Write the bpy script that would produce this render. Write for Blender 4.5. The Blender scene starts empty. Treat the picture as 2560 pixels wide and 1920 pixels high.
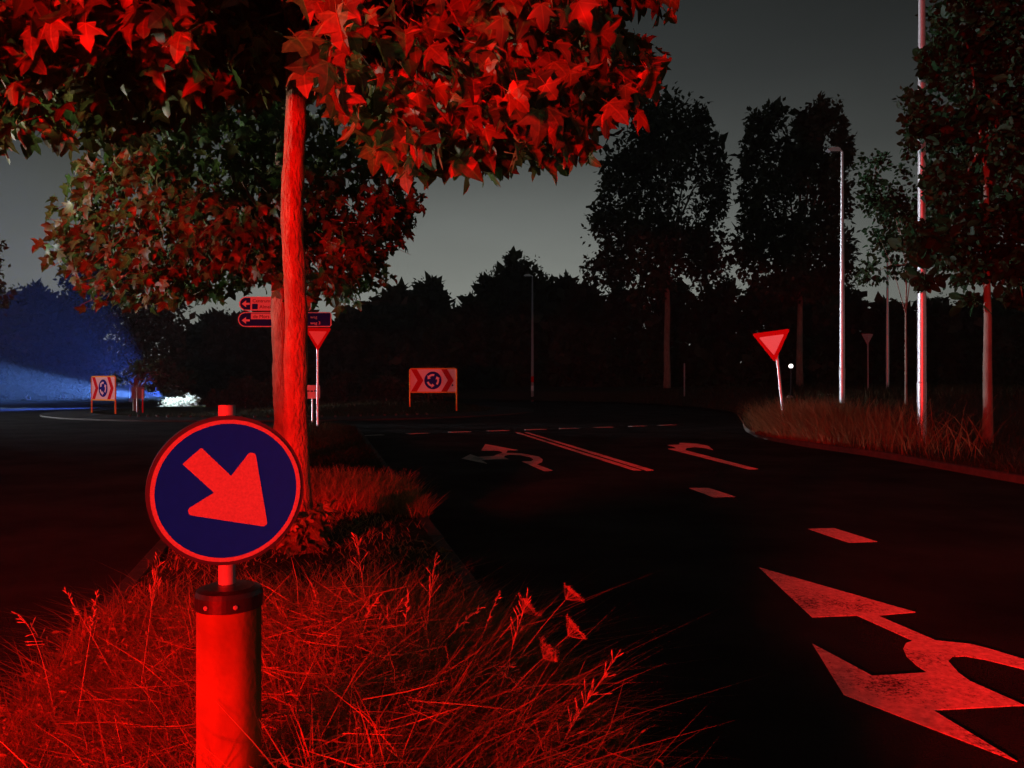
import bpy, math, random
import numpy as np
from mathutils import Vector, Matrix, noise
from mathutils.geometry import tessellate_polygon

S = bpy.context.scene
C = S.collection
R = math.radians

# ------------------------------------------------------------------ camera
cam = bpy.data.objects.new('camera', bpy.data.cameras.new('camera'))
C.objects.link(cam)
cam.location = (0, 0, 1.5)
cam.rotation_euler = (R(90), 0, 0)
cam.data.sensor_width = 36
cam.data.lens = 27.05
cam.data.clip_start = 0.05
cam.data.clip_end = 3000
S.camera = cam

# ------------------------------------------------------------------ world: night sky with town glow at the horizon
W = bpy.data.worlds.new('World'); S.world = W; W.use_nodes = True
nt = W.node_tree; nt.nodes.clear()
wout = nt.nodes.new('ShaderNodeOutputWorld')
wbg = nt.nodes.new('ShaderNodeBackground'); wbg.inputs[1].default_value = 1.0
tcn = nt.nodes.new('ShaderNodeTexCoord')
sep = nt.nodes.new('ShaderNodeSeparateXYZ')
ramp = nt.nodes.new('ShaderNodeValToRGB')
nt.links.new(tcn.outputs['Generated'], sep.inputs[0])
nt.links.new(sep.outputs['Z'], ramp.inputs[0])
stops = [(0.0, (.25, .265, .235)), (.12, (.215, .228, .206)), (.20, (.142, .153, .142)),
         (.28, (.068, .074, .070)), (.36, (.038, .042, .041)), (.46, (.021, .024, .0235)), (1.0, (.010, .011, .011))]
cr = ramp.color_ramp
cr.elements[0].position = 0; cr.elements[0].color = stops[0][1] + (1,)
cr.elements[1].position = 1; cr.elements[1].color = stops[-1][1] + (1,)
for p, c in stops[1:-1]:
    e = cr.elements.new(p); e.color = c + (1,)
sky = nt.nodes.new('ShaderNodeTexSky'); sky.sky_type = 'NISHITA'; sky.sun_disc = False
sky.sun_elevation = R(-9); sky.sun_rotation = R(20)
addc = nt.nodes.new('ShaderNodeMixRGB'); addc.blend_type = 'ADD'; addc.inputs[0].default_value = 0.02
nt.links.new(ramp.outputs[0], addc.inputs[1]); nt.links.new(sky.outputs[0], addc.inputs[2])
cmap = nt.nodes.new('ShaderNodeMapping'); cmap.inputs['Scale'].default_value = (1, 1, 3.2)
cno = nt.nodes.new('ShaderNodeTexNoise'); cno.inputs['Scale'].default_value = 2.3; cno.inputs['Detail'].default_value = 5
cmr = nt.nodes.new('ShaderNodeMapRange'); cmr.inputs[1].default_value = .3; cmr.inputs[2].default_value = .7; cmr.inputs[3].default_value = .88; cmr.inputs[4].default_value = 1.10
nt.links.new(tcn.outputs['Generated'], cmap.inputs[0]); nt.links.new(cmap.outputs[0], cno.inputs['Vector']); nt.links.new(cno.outputs[0], cmr.inputs[0])
cmul = nt.nodes.new('ShaderNodeVectorMath'); cmul.operation = 'SCALE'
nt.links.new(addc.outputs[0], cmul.inputs[0]); nt.links.new(cmr.outputs[0], cmul.inputs['Scale'])
# the town whose glow lights the sky lies straight ahead: the glow weakens to the sides
hv = nt.nodes.new('ShaderNodeVectorMath'); hv.operation = 'MULTIPLY'; hv.inputs[1].default_value = (1, 1, 0)
hn = nt.nodes.new('ShaderNodeVectorMath'); hn.operation = 'NORMALIZE'
hs_ = nt.nodes.new('ShaderNodeSeparateXYZ'); hr = nt.nodes.new('ShaderNodeValToRGB')
nt.links.new(tcn.outputs['Generated'], hv.inputs[0]); nt.links.new(hv.outputs[0], hn.inputs[0]); nt.links.new(hn.outputs[0], hs_.inputs[0]); nt.links.new(hs_.outputs['Y'], hr.inputs[0])
he = hr.color_ramp.elements; he[0].position = .6; he[0].color = (.53, .53, .54, 1); he[1].position = 1; he[1].color = (1, 1, 1, 1)
for p_, c_ in ((.82, .56), (.906, .68), (.961, .86), (.985, .96)):
    q_ = he.new(p_); q_.color = (c_, c_, c_, 1)
hm = nt.nodes.new('ShaderNodeVectorMath'); hm.operation = 'MULTIPLY'
nt.links.new(cmul.outputs[0], hm.inputs[0]); nt.links.new(hr.outputs[0], hm.inputs[1])
nt.links.new(hm.outputs[0], wbg.inputs[0]); nt.links.new(wbg.outputs[0], wout.inputs[0])

# ------------------------------------------------------------------ lamps of the traffic and added fill lamps
def lamp(name, kind, loc, to, power, color, **kw):
    d = bpy.data.lights.new(name, kind); o = bpy.data.objects.new(name, d); C.objects.link(o)
    o.location = loc
    o.rotation_euler = (Vector(to) - Vector(loc)).to_track_quat('-Z', 'Y').to_euler()
    d.energy = power; d.color = color
    for k, v in kw.items(): setattr(d, k, v)
    return o
RED = (1.0, 0.0025, 0.0015)
for x in (-5.5, -4.1):      # tail lamps of the car stopped on the left carriageway, behind the camera
    lamp('car_tail_lamp', 'AREA', (x, -6.8, 1.22), (x + 1.8, 6, 1.6), 2150, RED, shape='RECTANGLE', size=.36, size_y=.16)
# headlights of a car coming round the roundabout, behind the island shrubs
HX, HY = -23.5, 51.6
lamp('headlight_and_fill', 'SPOT', (HX, HY, .68), (HX - 10, HY - 11, 8.4), 230000, (.07, .17, 1.0), spot_size=R(76), spot_blend=.55, shadow_soft_size=.08)
lamp('headlight_and_fill', 'SPOT', (HX - .1, HY - 1.2, .66), (HX - 10, HY - 10.2, 2.05), 5200000, (.13, .32, 1.0), spot_size=R(19), spot_blend=.45, shadow_soft_size=.08)
lamp('headlight_and_fill', 'SPOT', (-21.6, 49.9, .5), (-31.6, 47.6, 1.6), 1300000, (.26, .52, 1.0), spot_size=R(20), spot_blend=.6, shadow_soft_size=.08)
lamp('headlight_and_fill', 'AREA', (-21.4, 48.5, 1.25), (-21.3, 49.35, .1), 800, (.70, .84, 1.0), shape='RECTANGLE', size=1.0, size_y=.16, spread=R(90))  # headlight spill on the shrubs, from an extra lamp added above them
# car approaching from the left, beyond the frame
lamp('headlight_and_fill', 'AREA', (-76, 44, .6), (9, 26.0, 9.5), 1500, (.86, .92, 1.0), shape='RECTANGLE', size=1.4, size_y=.18, spread=R(26))

# added fill lamp out of view at left, brightening the second maple
lamp('headlight_and_fill', 'AREA', (-15, 6.5, .75), (-5.4, 12.2, 5.6), 105, (.95, .96, 1.0), shape='RECTANGLE', size=1.3, size_y=.16, spread=R(46))
lamp('headlight_and_fill', 'AREA', (-15, 5.2, .75), (-.7, 5.5, 4.9), 34, (1.0, .93, .80), shape='RECTANGLE', size=.3, size_y=.16, spread=R(28))  # second added fill lamp, warming leaves of the nearest maple to orange

S.view_settings.view_transform = 'Standard'; S.view_settings.look = 'None'
S.view_settings.exposure = 0; S.view_settings.gamma = 1; S.view_settings.use_curve_mapping = False
S.render.engine = 'CYCLES'
cy = S.cycles
cy.use_light_tree = False
cy.use_denoising = True
try: cy.denoiser = 'OPENIMAGEDENOISE'
except Exception: pass
cy.use_adaptive_sampling = True; cy.adaptive_threshold = .03
cy.max_bounces = 4; cy.diffuse_bounces = 1; cy.glossy_bounces = 2; cy.transmission_bounces = 3
cy.volume_bounces = 0; cy.transparent_max_bounces = 8
cy.sample_clamp_indirect = 4; cy.sample_clamp_direct = 30
cy.caustics_reflective = False; cy.caustics_refractive = False

# ================================================================== helpers
rng = np.random.default_rng(7)
random.seed(7)

def tag(o, label=None, cat=None, group=None, kind=None):
    if label: o['label'] = label
    if cat: o['category'] = cat
    if group: o['group'] = group
    if kind: o['kind'] = kind
    return o

def link(name, mesh, mat=None, parent=None, smooth=False, loc=None):
    o = bpy.data.objects.new(name, mesh); C.objects.link(o)
    if mat is not None and not mesh.materials: mesh.materials.append(mat)
    if parent is not None: o.parent = parent
    if loc is not None: o.location = loc
    if smooth and mesh.polygons:
        mesh.polygons.foreach_set('use_smooth', np.ones(len(mesh.polygons), bool))
    return o

def mk(verts, faces, name='m'):
    m = bpy.data.meshes.new(name)
    m.from_pydata([tuple(v) for v in verts], [], faces)
    m.update()
    return m

def mk_np(verts, loops, sizes, name='m'):
    m = bpy.data.meshes.new(name)
    verts = np.asarray(verts, np.float32); loops = np.asarray(loops, np.int32); sizes = np.asarray(sizes, np.int32)
    m.vertices.add(len(verts)); m.vertices.foreach_set('co', verts.ravel())
    m.loops.add(len(loops)); m.loops.foreach_set('vertex_index', loops)
    m.polygons.add(len(sizes))
    st = np.concatenate([[0], np.cumsum(sizes)[:-1]]).astype(np.int32)
    m.polygons.foreach_set('loop_start', st)
    m.update(calc_edges=True)
    return m

class MB:
    def __init__(s): s.v = []; s.f = []
    def add(s, v, f):
        n = len(s.v); s.v += [tuple(p) for p in v]; s.f += [tuple(i + n for i in q) for q in f]; return s
    def box(s, x0, x1, y0, y1, z0, z1):
        v = [(x, y, z) for z in (z0, z1) for y in (y0, y1) for x in (x0, x1)]
        return s.add(v, [(0, 2, 3, 1), (4, 5, 7, 6), (0, 1, 5, 4), (2, 6, 7, 3), (0, 4, 6, 2), (1, 3, 7, 5)])
    def tube(s, pts, rad, n=12, cap=True, jit=0.0):
        pts = [Vector(p) for p in pts]; k = len(pts); v = []
        if not hasattr(rad, '__len__'): rad = [rad] * k
        up = Vector((0, 0, 1))
        d0 = (pts[1] - pts[0]).normalized()
        a = d0.orthogonal().normalized() if abs(d0.z) < .9 else Vector((1, 0, 0))
        for i, p in enumerate(pts):
            d = (pts[min(i + 1, k - 1)] - pts[max(i - 1, 0)]).normalized()
            a = (a - d * a.dot(d)).normalized(); b = d.cross(a)
            for j in range(n):
                t = 2 * math.pi * j / n
                r = rad[i] * (1 + jit * (random.random() - .5))
                v.append(p + (a * math.cos(t) + b * math.sin(t)) * r)
        f = [(i * n + j, i * n + (j + 1) % n, (i + 1) * n + (j + 1) % n, (i + 1) * n + j) for i in range(k - 1) for j in range(n)]
        if cap:
            f.append(tuple(range(n - 1, -1, -1))); f.append(tuple((k - 1) * n + j for j in range(n)))
        return s.add(v, f)
    def lathe(s, prof, n=24, loc=(0, 0, 0)):
        v = [(loc[0] + r * math.cos(2 * math.pi * j / n), loc[1] + r * math.sin(2 * math.pi * j / n), loc[2] + z) for r, z in prof for j in range(n)]
        k = len(prof)
        f = [(i * n + j, i * n + (j + 1) % n, (i + 1) * n + (j + 1) % n, (i + 1) * n + j) for i in range(k - 1) for j in range(n)]
        f.append(tuple(range(n - 1, -1, -1))); f.append(tuple((k - 1) * n + j for j in range(n)))
        return s.add(v, f)
    def prism(s, poly, y0, y1):
        """poly in x,z (counter-clockwise seen from -y), front at y0 (towards the viewer), back at y1"""
        n = len(poly)
        tri = tessellate_polygon([[Vector((p[0], p[1], 0)) for p in poly]])
        v = [(p[0], y0, p[1]) for p in poly] + [(p[0], y1, p[1]) for p in poly]
        f = []
        for t in tri:
            a, b, c = t
            ar = (poly[b][0] - poly[a][0]) * (poly[c][1] - poly[a][1]) - (poly[c][0] - poly[a][0]) * (poly[b][1] - poly[a][1])
            q = (a, b, c) if ar > 0 else (a, c, b)
            f.append(q); f.append((q[2] + n, q[1] + n, q[0] + n))
        ar = sum(poly[i][0] * poly[(i + 1) % n][1] - poly[(i + 1) % n][0] * poly[i][1] for i in range(n))
        for i in range(n):
            j = (i + 1) % n
            f.append((i, j + 0, j + n, i + n)[::-1] if ar > 0 else (i, j, j + n, i + n))
        return s.add(v, f)
    def sheet(s, poly, z):
        n = len(poly)
        tri = tessellate_polygon([[Vector((p[0], p[1], 0)) for p in poly]])
        f = []
        for a, b, c in tri:
            ar = (poly[b][0] - poly[a][0]) * (poly[c][1] - poly[a][1]) - (poly[c][0] - poly[a][0]) * (poly[b][1] - poly[a][1])
            f.append((a, b, c) if ar > 0 else (a, c, b))
        zz = z if callable(z) else (lambda x, y: z)
        return s.add([(p[0], p[1], zz(p[0], p[1])) for p in poly], f)
    def obj(s, name, mat, parent=None, smooth=False, loc=None):
        return link(name, mk(s.v, s.f, name), mat, parent, smooth, loc)

def empty(name, loc, rz=0):
    o = bpy.data.objects.new(name, None); C.objects.link(o); o.empty_display_size = .2
    o.location = loc; o.rotation_euler = (0, 0, rz); return o

def circ(r, n=40, cx=0, cz=0):
    return [(cx + r * math.cos(2 * math.pi * i / n), cz + r * math.sin(2 * math.pi * i / n)) for i in range(n)]

def round_poly(pts, rad, seg=5):
    """round the corners of a polygon; rad per corner"""
    out = []; n = len(pts)
    for i in range(n):
        p = Vector(pts[i]); a = Vector(pts[i - 1]) - p; b = Vector(pts[(i + 1) % n]) - p
        r = rad[i] if hasattr(rad, '__len__') else rad
        if r <= 0: out.append(tuple(p)); continue
        la, lb = a.length, b.length; a.normalize(); b.normalize()
        ang = a.angle(b); d = min(r / math.tan(ang / 2), la * .45, lb * .45); r2 = d * math.tan(ang / 2)
        cdir = (a + b).normalized(); c = p + cdir * (r2 / math.sin(ang / 2))
        s0 = p + a * d - c; s1 = p + b * d - c
        for k in range(seg + 1):
            t = k / seg
            v = (s0 * (1 - t) + s1 * t); v = v.normalized() * r2
            out.append(tuple(c + v))
    return out

# ================================================================== materials
def mat_new(name):
    m = bpy.data.materials.new(name); m.use_nodes = True
    nt = m.node_tree; nt.nodes.clear()
    out = nt.nodes.new('ShaderNodeOutputMaterial')
    return m, nt, out

def N(nt, t, **kw):
    n = nt.nodes.new(t)
    for k, v in kw.items():
        if k in ('operation', 'blend_type', 'noise_dimensions', 'feature', 'distribution'): setattr(n, k, v)
        else: n.inputs[k].default_value = v
    return n

def plain(name, col, rough=.6, metal=0, var=.25, scale=8, bump=0.0, bscale=40, spec=.5, stretch=None, bdist=.02):
    m, nt, out = mat_new(name)
    b = N(nt, 'ShaderNodeBsdfPrincipled', Roughness=rough, Metallic=metal)
    b.inputs['Specular IOR Level'].default_value = spec
    tc = nt.nodes.new('ShaderNodeTexCoord')
    mp = nt.nodes.new('ShaderNodeMapping'); nt.links.new(tc.outputs['Object'], mp.inputs[0])
    if stretch: mp.inputs['Scale'].default_value = stretch
    no = N(nt, 'ShaderNodeTexNoise', Scale=scale, Detail=6.0, Roughness=.6)
    nt.links.new(mp.outputs[0], no.inputs['Vector'])
    rp = nt.nodes.new('ShaderNodeValToRGB')
    rp.color_ramp.elements[0].position = .3; rp.color_ramp.elements[1].position = .72
    rp.color_ramp.elements[0].color = tuple(c * (1 - var) for c in col) + (1,)
    rp.color_ramp.elements[1].color = tuple(min(1, c * (1 + var)) for c in col) + (1,)
    nt.links.new(no.outputs[0], rp.inputs[0]); nt.links.new(rp.outputs[0], b.inputs['Base Color'])
    if bump:
        n2 = N(nt, 'ShaderNodeTexNoise', Scale=bscale, Detail=5.0)
        nt.links.new(mp.outputs[0], n2.inputs['Vector'])
        bp = N(nt, 'ShaderNodeBump', Strength=bump, Distance=bdist)
        nt.links.new(n2.outputs[0], bp.inputs['Height']); nt.links.new(bp.outputs[0], b.inputs['Normal'])
    nt.links.new(b.outputs[0], out.inputs[0])
    return m

def retro(name, col, retro_f=.5, rough=.36, var=.06, scale=60, dcol=None, wear=False):
    """retroreflective sheeting / glass-beaded paint: sends light back towards where it came from"""
    m, nt, out = mat_new(name)
    d = N(nt, 'ShaderNodeBsdfDiffuse'); g = N(nt, 'ShaderNodeBsdfGlossy', Roughness=rough)
    geo = nt.nodes.new('ShaderNodeNewGeometry'); nt.links.new(geo.outputs['Incoming'], g.inputs['Normal'])
    tc = nt.nodes.new('ShaderNodeTexCoord')
    no = N(nt, 'ShaderNodeTexNoise', Scale=scale, Detail=5.0, Roughness=.7); nt.links.new(tc.outputs['Object'], no.inputs['Vector'])
    mr = N(nt, 'ShaderNodeMapRange'); mr.inputs[1].default_value = .3; mr.inputs[2].default_value = .7
    mr.inputs[3].default_value = 1 - var; mr.inputs[4].default_value = 1 + var
    nt.links.new(no.outputs[0], mr.inputs[0])
    if wear:      # chipped and tyre-worn paint: specks and streaks where the asphalt shows through
        n2 = N(nt, 'ShaderNodeTexNoise', Scale=55.0, Detail=8.0, Roughness=.75); nt.links.new(tc.outputs['Object'], n2.inputs['Vector'])
        n3 = N(nt, 'ShaderNodeTexNoise', Scale=2.2, Detail=3.0); nt.links.new(tc.outputs['Object'], n3.inputs['Vector'])
        ad = N(nt, 'ShaderNodeMath', operation='MULTIPLY_ADD'); ad.inputs[1].default_value = .55
        nt.links.new(n3.outputs[0], ad.inputs[0]); nt.links.new(n2.outputs[0], ad.inputs[2])
        m2 = N(nt, 'ShaderNodeMapRange'); m2.inputs[1].default_value = .60; m2.inputs[2].default_value = .74; m2.inputs[3].default_value = .12; m2.inputs[4].default_value = 1
        nt.links.new(ad.outputs[0], m2.inputs[0])
        m3 = N(nt, 'ShaderNodeMath', operation='MULTIPLY'); nt.links.new(mr.outputs[0], m3.inputs[0]); nt.links.new(m2.outputs[0], m3.inputs[1])
        mr = m3
    for sh, c in ((d, dcol or col), (g, col)):
        mu = N(nt, 'ShaderNodeVectorMath', operation='SCALE'); mu.inputs[0].default_value = c
        nt.links.new(mr.outputs[0], mu.inputs['Scale']); nt.links.new(mu.outputs[0], sh.inputs['Color'])
    mx = N(nt, 'ShaderNodeMixShader'); mx.inputs[0].default_value = retro_f
    nt.links.new(d.outputs[0], mx.inputs[1]); nt.links.new(g.outputs[0], mx.inputs[2]); nt.links.new(mx.outputs[0], out.inputs[0])
    return m

def leafmat(name, cols, trans=.35, island=True, rough=.5, gloss=.12, veins=False):
    """leaf: colour differs from leaf to leaf, thin and translucent"""
    m, nt, out = mat_new(name)
    rp = nt.nodes.new('ShaderNodeValToRGB'); rp.color_ramp.interpolation = 'LINEAR'
    k = len(cols)
    rp.color_ramp.elements[0].color = cols[0] + (1,); rp.color_ramp.elements[1].color = cols[-1] + (1,)
    for i, c in enumerate(cols[1:-1]):
        e = rp.color_ramp.elements.new((i + 1) / (k - 1)); e.color = c + (1,)
    if island:
        g = nt.nodes.new('ShaderNodeNewGeometry'); src = g.outputs['Random Per Island']
    else:
        g = nt.nodes.new('ShaderNodeObjectInfo'); src = g.outputs['Random']
    nt.links.new(src, rp.inputs[0])
    tc = nt.nodes.new('ShaderNodeTexCoord')
    no = N(nt, 'ShaderNodeTexNoise', Scale=9.0, Detail=4.0); nt.links.new(tc.outputs['Object'], no.inputs['Vector'])
    mr = N(nt, 'ShaderNodeMapRange'); mr.inputs[1].default_value = .3; mr.inputs[2].default_value = .7; mr.inputs[3].default_value = .7; mr.inputs[4].default_value = 1.25
    nt.links.new(no.outputs[0], mr.inputs[0])
    if veins:     # paler veins fanning out of the stalk, browner margins
        at = nt.nodes.new('ShaderNodeAttribute'); at.attribute_name = 'leaf_xy'
        sx = nt.nodes.new('ShaderNodeSeparateXYZ'); nt.links.new(at.outputs['Vector'], sx.inputs[0])
        ab = N(nt, 'ShaderNodeMath', operation='ABSOLUTE'); nt.links.new(sx.outputs['X'], ab.inputs[0])
        ds = []
        for ang in (0, 57, 100):
            ca, sa = math.cos(R(ang)), math.sin(R(ang))
            m1_ = N(nt, 'ShaderNodeMath', operation='MULTIPLY'); m1_.inputs[1].default_value = ca; nt.links.new(ab.outputs[0], m1_.inputs[0])
            m2_ = N(nt, 'ShaderNodeMath', operation='MULTIPLY'); m2_.inputs[1].default_value = -sa; nt.links.new(sx.outputs['Y'], m2_.inputs[0])
            m3_ = N(nt, 'ShaderNodeMath', operation='ADD'); nt.links.new(m1_.outputs[0], m3_.inputs[0]); nt.links.new(m2_.outputs[0], m3_.inputs[1])
            m4_ = N(nt, 'ShaderNodeMath', operation='ABSOLUTE'); nt.links.new(m3_.outputs[0], m4_.inputs[0]); ds.append(m4_)
        mn = ds[0]
        for d_ in ds[1:]:
            q_ = N(nt, 'ShaderNodeMath', operation='MINIMUM'); nt.links.new(mn.outputs[0], q_.inputs[0]); nt.links.new(d_.outputs[0], q_.inputs[1]); mn = q_
        vr = N(nt, 'ShaderNodeMapRange'); vr.inputs[1].default_value = .006; vr.inputs[2].default_value = .035; vr.inputs[3].default_value = 1.55; vr.inputs[4].default_value = .92
        nt.links.new(mn.outputs[0], vr.inputs[0])
        ln = N(nt, 'ShaderNodeVectorMath', operation='LENGTH'); nt.links.new(at.outputs['Vector'], ln.inputs[0])
        er = N(nt, 'ShaderNodeMapRange'); er.inputs[1].default_value = .35; er.inputs[2].default_value = .95; er.inputs[3].default_value = 1.05; er.inputs[4].default_value = .62
        nt.links.new(ln.outputs['Value'], er.inputs[0])
        p1 = N(nt, 'ShaderNodeMath', operation='MULTIPLY'); nt.links.new(vr.outputs[0], p1.inputs[0]); nt.links.new(er.outputs[0], p1.inputs[1])
        p2 = N(nt, 'ShaderNodeMath', operation='MULTIPLY'); nt.links.new(p1.outputs[0], p2.inputs[0]); nt.links.new(mr.outputs[0], p2.inputs[1])
        mr = p2
    mu = N(nt, 'ShaderNodeVectorMath', operation='SCALE'); nt.links.new(rp.outputs[0], mu.inputs[0]); nt.links.new(mr.outputs[0], mu.inputs['Scale'])
    b = N(nt, 'ShaderNodeBsdfDiffuse'); t = N(nt, 'ShaderNodeBsdfTranslucent'); gl = N(nt, 'ShaderNodeBsdfGlossy', Roughness=rough)
    nt.links.new(mu.outputs[0], b.inputs[0]); nt.links.new(mu.outputs[0], t.inputs[0])
    m1 = N(nt, 'ShaderNodeMixShader'); m1.inputs[0].default_value = trans
    nt.links.new(b.outputs[0], m1.inputs[1]); nt.links.new(t.outputs[0], m1.inputs[2])
    m2 = N(nt, 'ShaderNodeMixShader'); m2.inputs[0].default_value = gloss
    gl.inputs[0].default_value = (.5, .5, .5, 1)
    nt.links.new(m1.outputs[0], m2.inputs[1]); nt.links.new(gl.outputs[0], m2.inputs[2])
    nt.links.new(m2.outputs[0], out.inputs[0])
    return m

M = {}
M['asphalt'] = plain('asphalt', (.052, .047, .043), .95, var=.55, scale=.7, bump=.9, bscale=110, spec=.06)
M['apron'] = plain('apron_concrete', (.055, .052, .046), .85, var=.2, scale=3, bump=.3, bscale=60, spec=.2)
M['soil'] = plain('soil', (.075, .05, .03), .95, var=.4, scale=14, bump=.9, bscale=55, spec=.1)
M['grassland'] = plain('grassland', (.05, .06, .02), .95, var=.4, scale=2.0, bump=.8, bscale=25, spec=.1)
M['kerb'] = plain('kerb_concrete', (.10, .092, .08), .85, var=.25, scale=9, bump=.5, bscale=90, spec=.2)
M['marking'] = retro('road_paint', (.64, .62, .56), .42, rough=.78, var=.30, scale=22, wear=True)
M['bark'] = plain('bark', (.34, .19, .12), .9, var=.42, scale=9, bump=1.0, bscale=44, spec=.15, stretch=(1, 1, .45), bdist=.04)
M['bark_far'] = plain('bark_far', (.24, .21, .17), .9, var=.3, scale=5, bump=.6, bscale=20, spec=.1, stretch=(1, 1, .4))
M['twig'] = plain('twig', (.16, .12, .08), .85, var=.3, scale=30, spec=.2)
M['galv'] = plain('galvanised_steel', (.72, .73, .75), .44, metal=.8, var=.12, scale=14, bump=.08, bscale=60)
M['greypost'] = plain('grey_post', (.36, .36, .37), .5, metal=.2, var=.15, scale=20)
M['black'] = plain('black_plastic', (.018, .018, .02), .35, var=.25, scale=30, bump=.05, bscale=120)
M['yellow'] = plain('yellow_plastic', (.24, .10, .01), .68, var=.30, scale=6, bump=.12, bscale=60, spec=.3)
M['rim'] = plain('sign_rim', (.035, .03, .06), .4, var=.2, scale=20)
M['w'] = retro('sign_white', (.84, .84, .86), .74, rough=.60)
M['r'] = retro('sign_red', (.50, .010, .016), .55, rough=.56)
M['b'] = retro('sign_blue', (.012, .03, .34), .6, rough=.46, dcol=(.008, .018, .20))
M['y'] = retro('frame_amber', (.66, .36, .06), .32, rough=.45)
M['w_near'] = retro('disc_white', (.34, .34, .34), .22, rough=.4, var=.18, scale=170)
M['b_near'] = retro('disc_blue', (.008, .09, 1.0), .88, rough=.42, dcol=(.002, .012, .22), var=.05, scale=30)
M['dark'] = plain('dark_print', (.02, .02, .03), .6, var=.1)
M['stone'] = plain('pale_stone', (.55, .53, .5), .8, var=.15, scale=9, bump=.3)
LEAFCOLS = [(.06, .13, .03), (.13, .12, .04), (.20, .15, .04), (.10, .18, .04), (.26, .20, .05), (.14, .25, .06), (.30, .17, .05)]
M['leaf'] = leafmat('maple_leaf', LEAFCOLS, .32, veins=True)
M['leaf_o'] = leafmat('maple_leaf_single', LEAFCOLS, .32, island=False, veins=True)
LEAF2 = [(.045, .10, .018), (.09, .11, .03), (.06, .14, .025), (.14, .12, .03), (.09, .20, .04), (.12, .16, .03)]
M['leaf2'] = leafmat('second_maple_leaf', LEAF2, .36, veins=True, gloss=.10)
M['leaf2_o'] = leafmat('second_maple_leaf_single', LEAF2, .36, island=False, veins=True, gloss=.10)
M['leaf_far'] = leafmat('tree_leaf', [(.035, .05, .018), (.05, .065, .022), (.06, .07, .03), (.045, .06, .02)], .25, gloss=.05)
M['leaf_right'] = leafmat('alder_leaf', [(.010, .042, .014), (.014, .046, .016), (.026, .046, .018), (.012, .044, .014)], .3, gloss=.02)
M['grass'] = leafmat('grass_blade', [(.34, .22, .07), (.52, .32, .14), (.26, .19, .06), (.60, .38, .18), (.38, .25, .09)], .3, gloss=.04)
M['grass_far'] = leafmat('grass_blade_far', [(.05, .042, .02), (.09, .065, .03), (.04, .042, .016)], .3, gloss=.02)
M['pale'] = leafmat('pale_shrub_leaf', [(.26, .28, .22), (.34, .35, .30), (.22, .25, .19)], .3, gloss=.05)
M['grass_tall'] = leafmat('tall_grass_blade', [(.22, .09, .04), (.30, .12, .05), (.16, .08, .03)], .3, gloss=.02)
M['weed'] = leafmat('weed_leaf', [(.22, .17, .05), (.34, .23, .09), (.19, .18, .05)], .3, gloss=.06)
M['straw'] = plain('dry_stalk', (.40, .31, .19), .8, var=.25, scale=30, spec=.2)
def emis(name, col, st):
    m, nt, out = mat_new(name)
    e = nt.nodes.new('ShaderNodeEmission'); e.inputs[0].default_value = col + (1,); e.inputs[1].default_value = st
    nt.links.new(e.outputs[0], out.inputs[0]); return m
M['lit'] = emis('lit_lamp_glass', (1, .96, .9), 3.0)

# ================================================================== the lie of the land
def sst(a, b, x):
    t = min(1, max(0, (x - a) / (b - a))); return t * t * (3 - 2 * t)
RCX, RCY, RIN, ROUT = -11.5, 43.0, 10.6, 22.0
# median verge: edge x as a function of y
def med_r(y): return .35 - .243 * (y - 3.0) if y < 24 else .35 - .243 * 21 - (y - 24) * .5
def med_l(y): return -2.43 - .272 * (y - 4.22) if y < 24 else -2.43 - .272 * 19.78 + (y - 24) * .45
MED_Y0, MED_Y1 = -6.0, 26.4
def med_z(x, y):
    l, r = med_l(y), med_r(y)
    e = min(x - l, r - x); w = max(.1, (r - l) / 2)
    return .11 + .07 * sst(0, .8, e) + .012 * math.sin(x * 5 + y * 3.1) * math.sin(y * 2.3)
RV = [(9.9, -2), (9.0, 4), (8.2, 8.4), (7.65, 11.4), (7.55, 13.5), (7.5, 15.5), (7.1, 17.6), (6.85, 19.4), (6.9, 21.6), (7.4, 24.4),
      (8.4, 28), (9.5, 31.5), (10.6, 36), (11.0, 41), (10.9, 46), (10.0, 52), (8.4, 56.5)]
def rv_edge(y):
    for (x0, y0), (x1, y1) in zip(RV, RV[1:]):
        if y0 <= y <= y1: return x0 + (x1 - x0) * (y - y0) / (y1 - y0)
    return RV[0][0] if y < RV[0][1] else RV[-1][0] - (y - 56.5) * .9
def rv_z(x, y):
    d = x - rv_edge(y)
    return .12 + .07 * sst(0, 1.2, d) + .72 * sst(19, 33, y) * sst(.3, 4.5, d) + .25 * sst(30, 50, y) * sst(6, 14, d) + .03 * math.sin(x * 1.1) * math.sin(y * .8)
def isl_z(x, y):
    d = math.hypot(x - RCX, y - RCY)
    return .09 + (.01 + .40 * sst(-15, -7, x)) * sst(RIN, RIN - 3.5, d)

# ground to the horizon
g = MB(); 
n = 48
g.add([(0, 40, -.05)] + [(1500 * math.cos(2 * math.pi * i / n), 40 + 1500 * math.sin(2 * math.pi * i / n), -.05) for i in range(n)],
      [(0, 1 + i, 1 + (i + 1) % n) for i in range(n)])
tag(g.obj('ground', M['grassland']), kind='structure')
# carriageways and roundabout: one asphalt sheet
road_poly = [(-46, -14), (12, -14), (12, 60)]
g = MB(); g.add([(-60, -14, 0), (30, -14, 0), (30, 64, 0), (-60, 64, 0)], [(0, 1, 2, 3)])
tag(g.obj('road', M['asphalt']), kind='structure')

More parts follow.
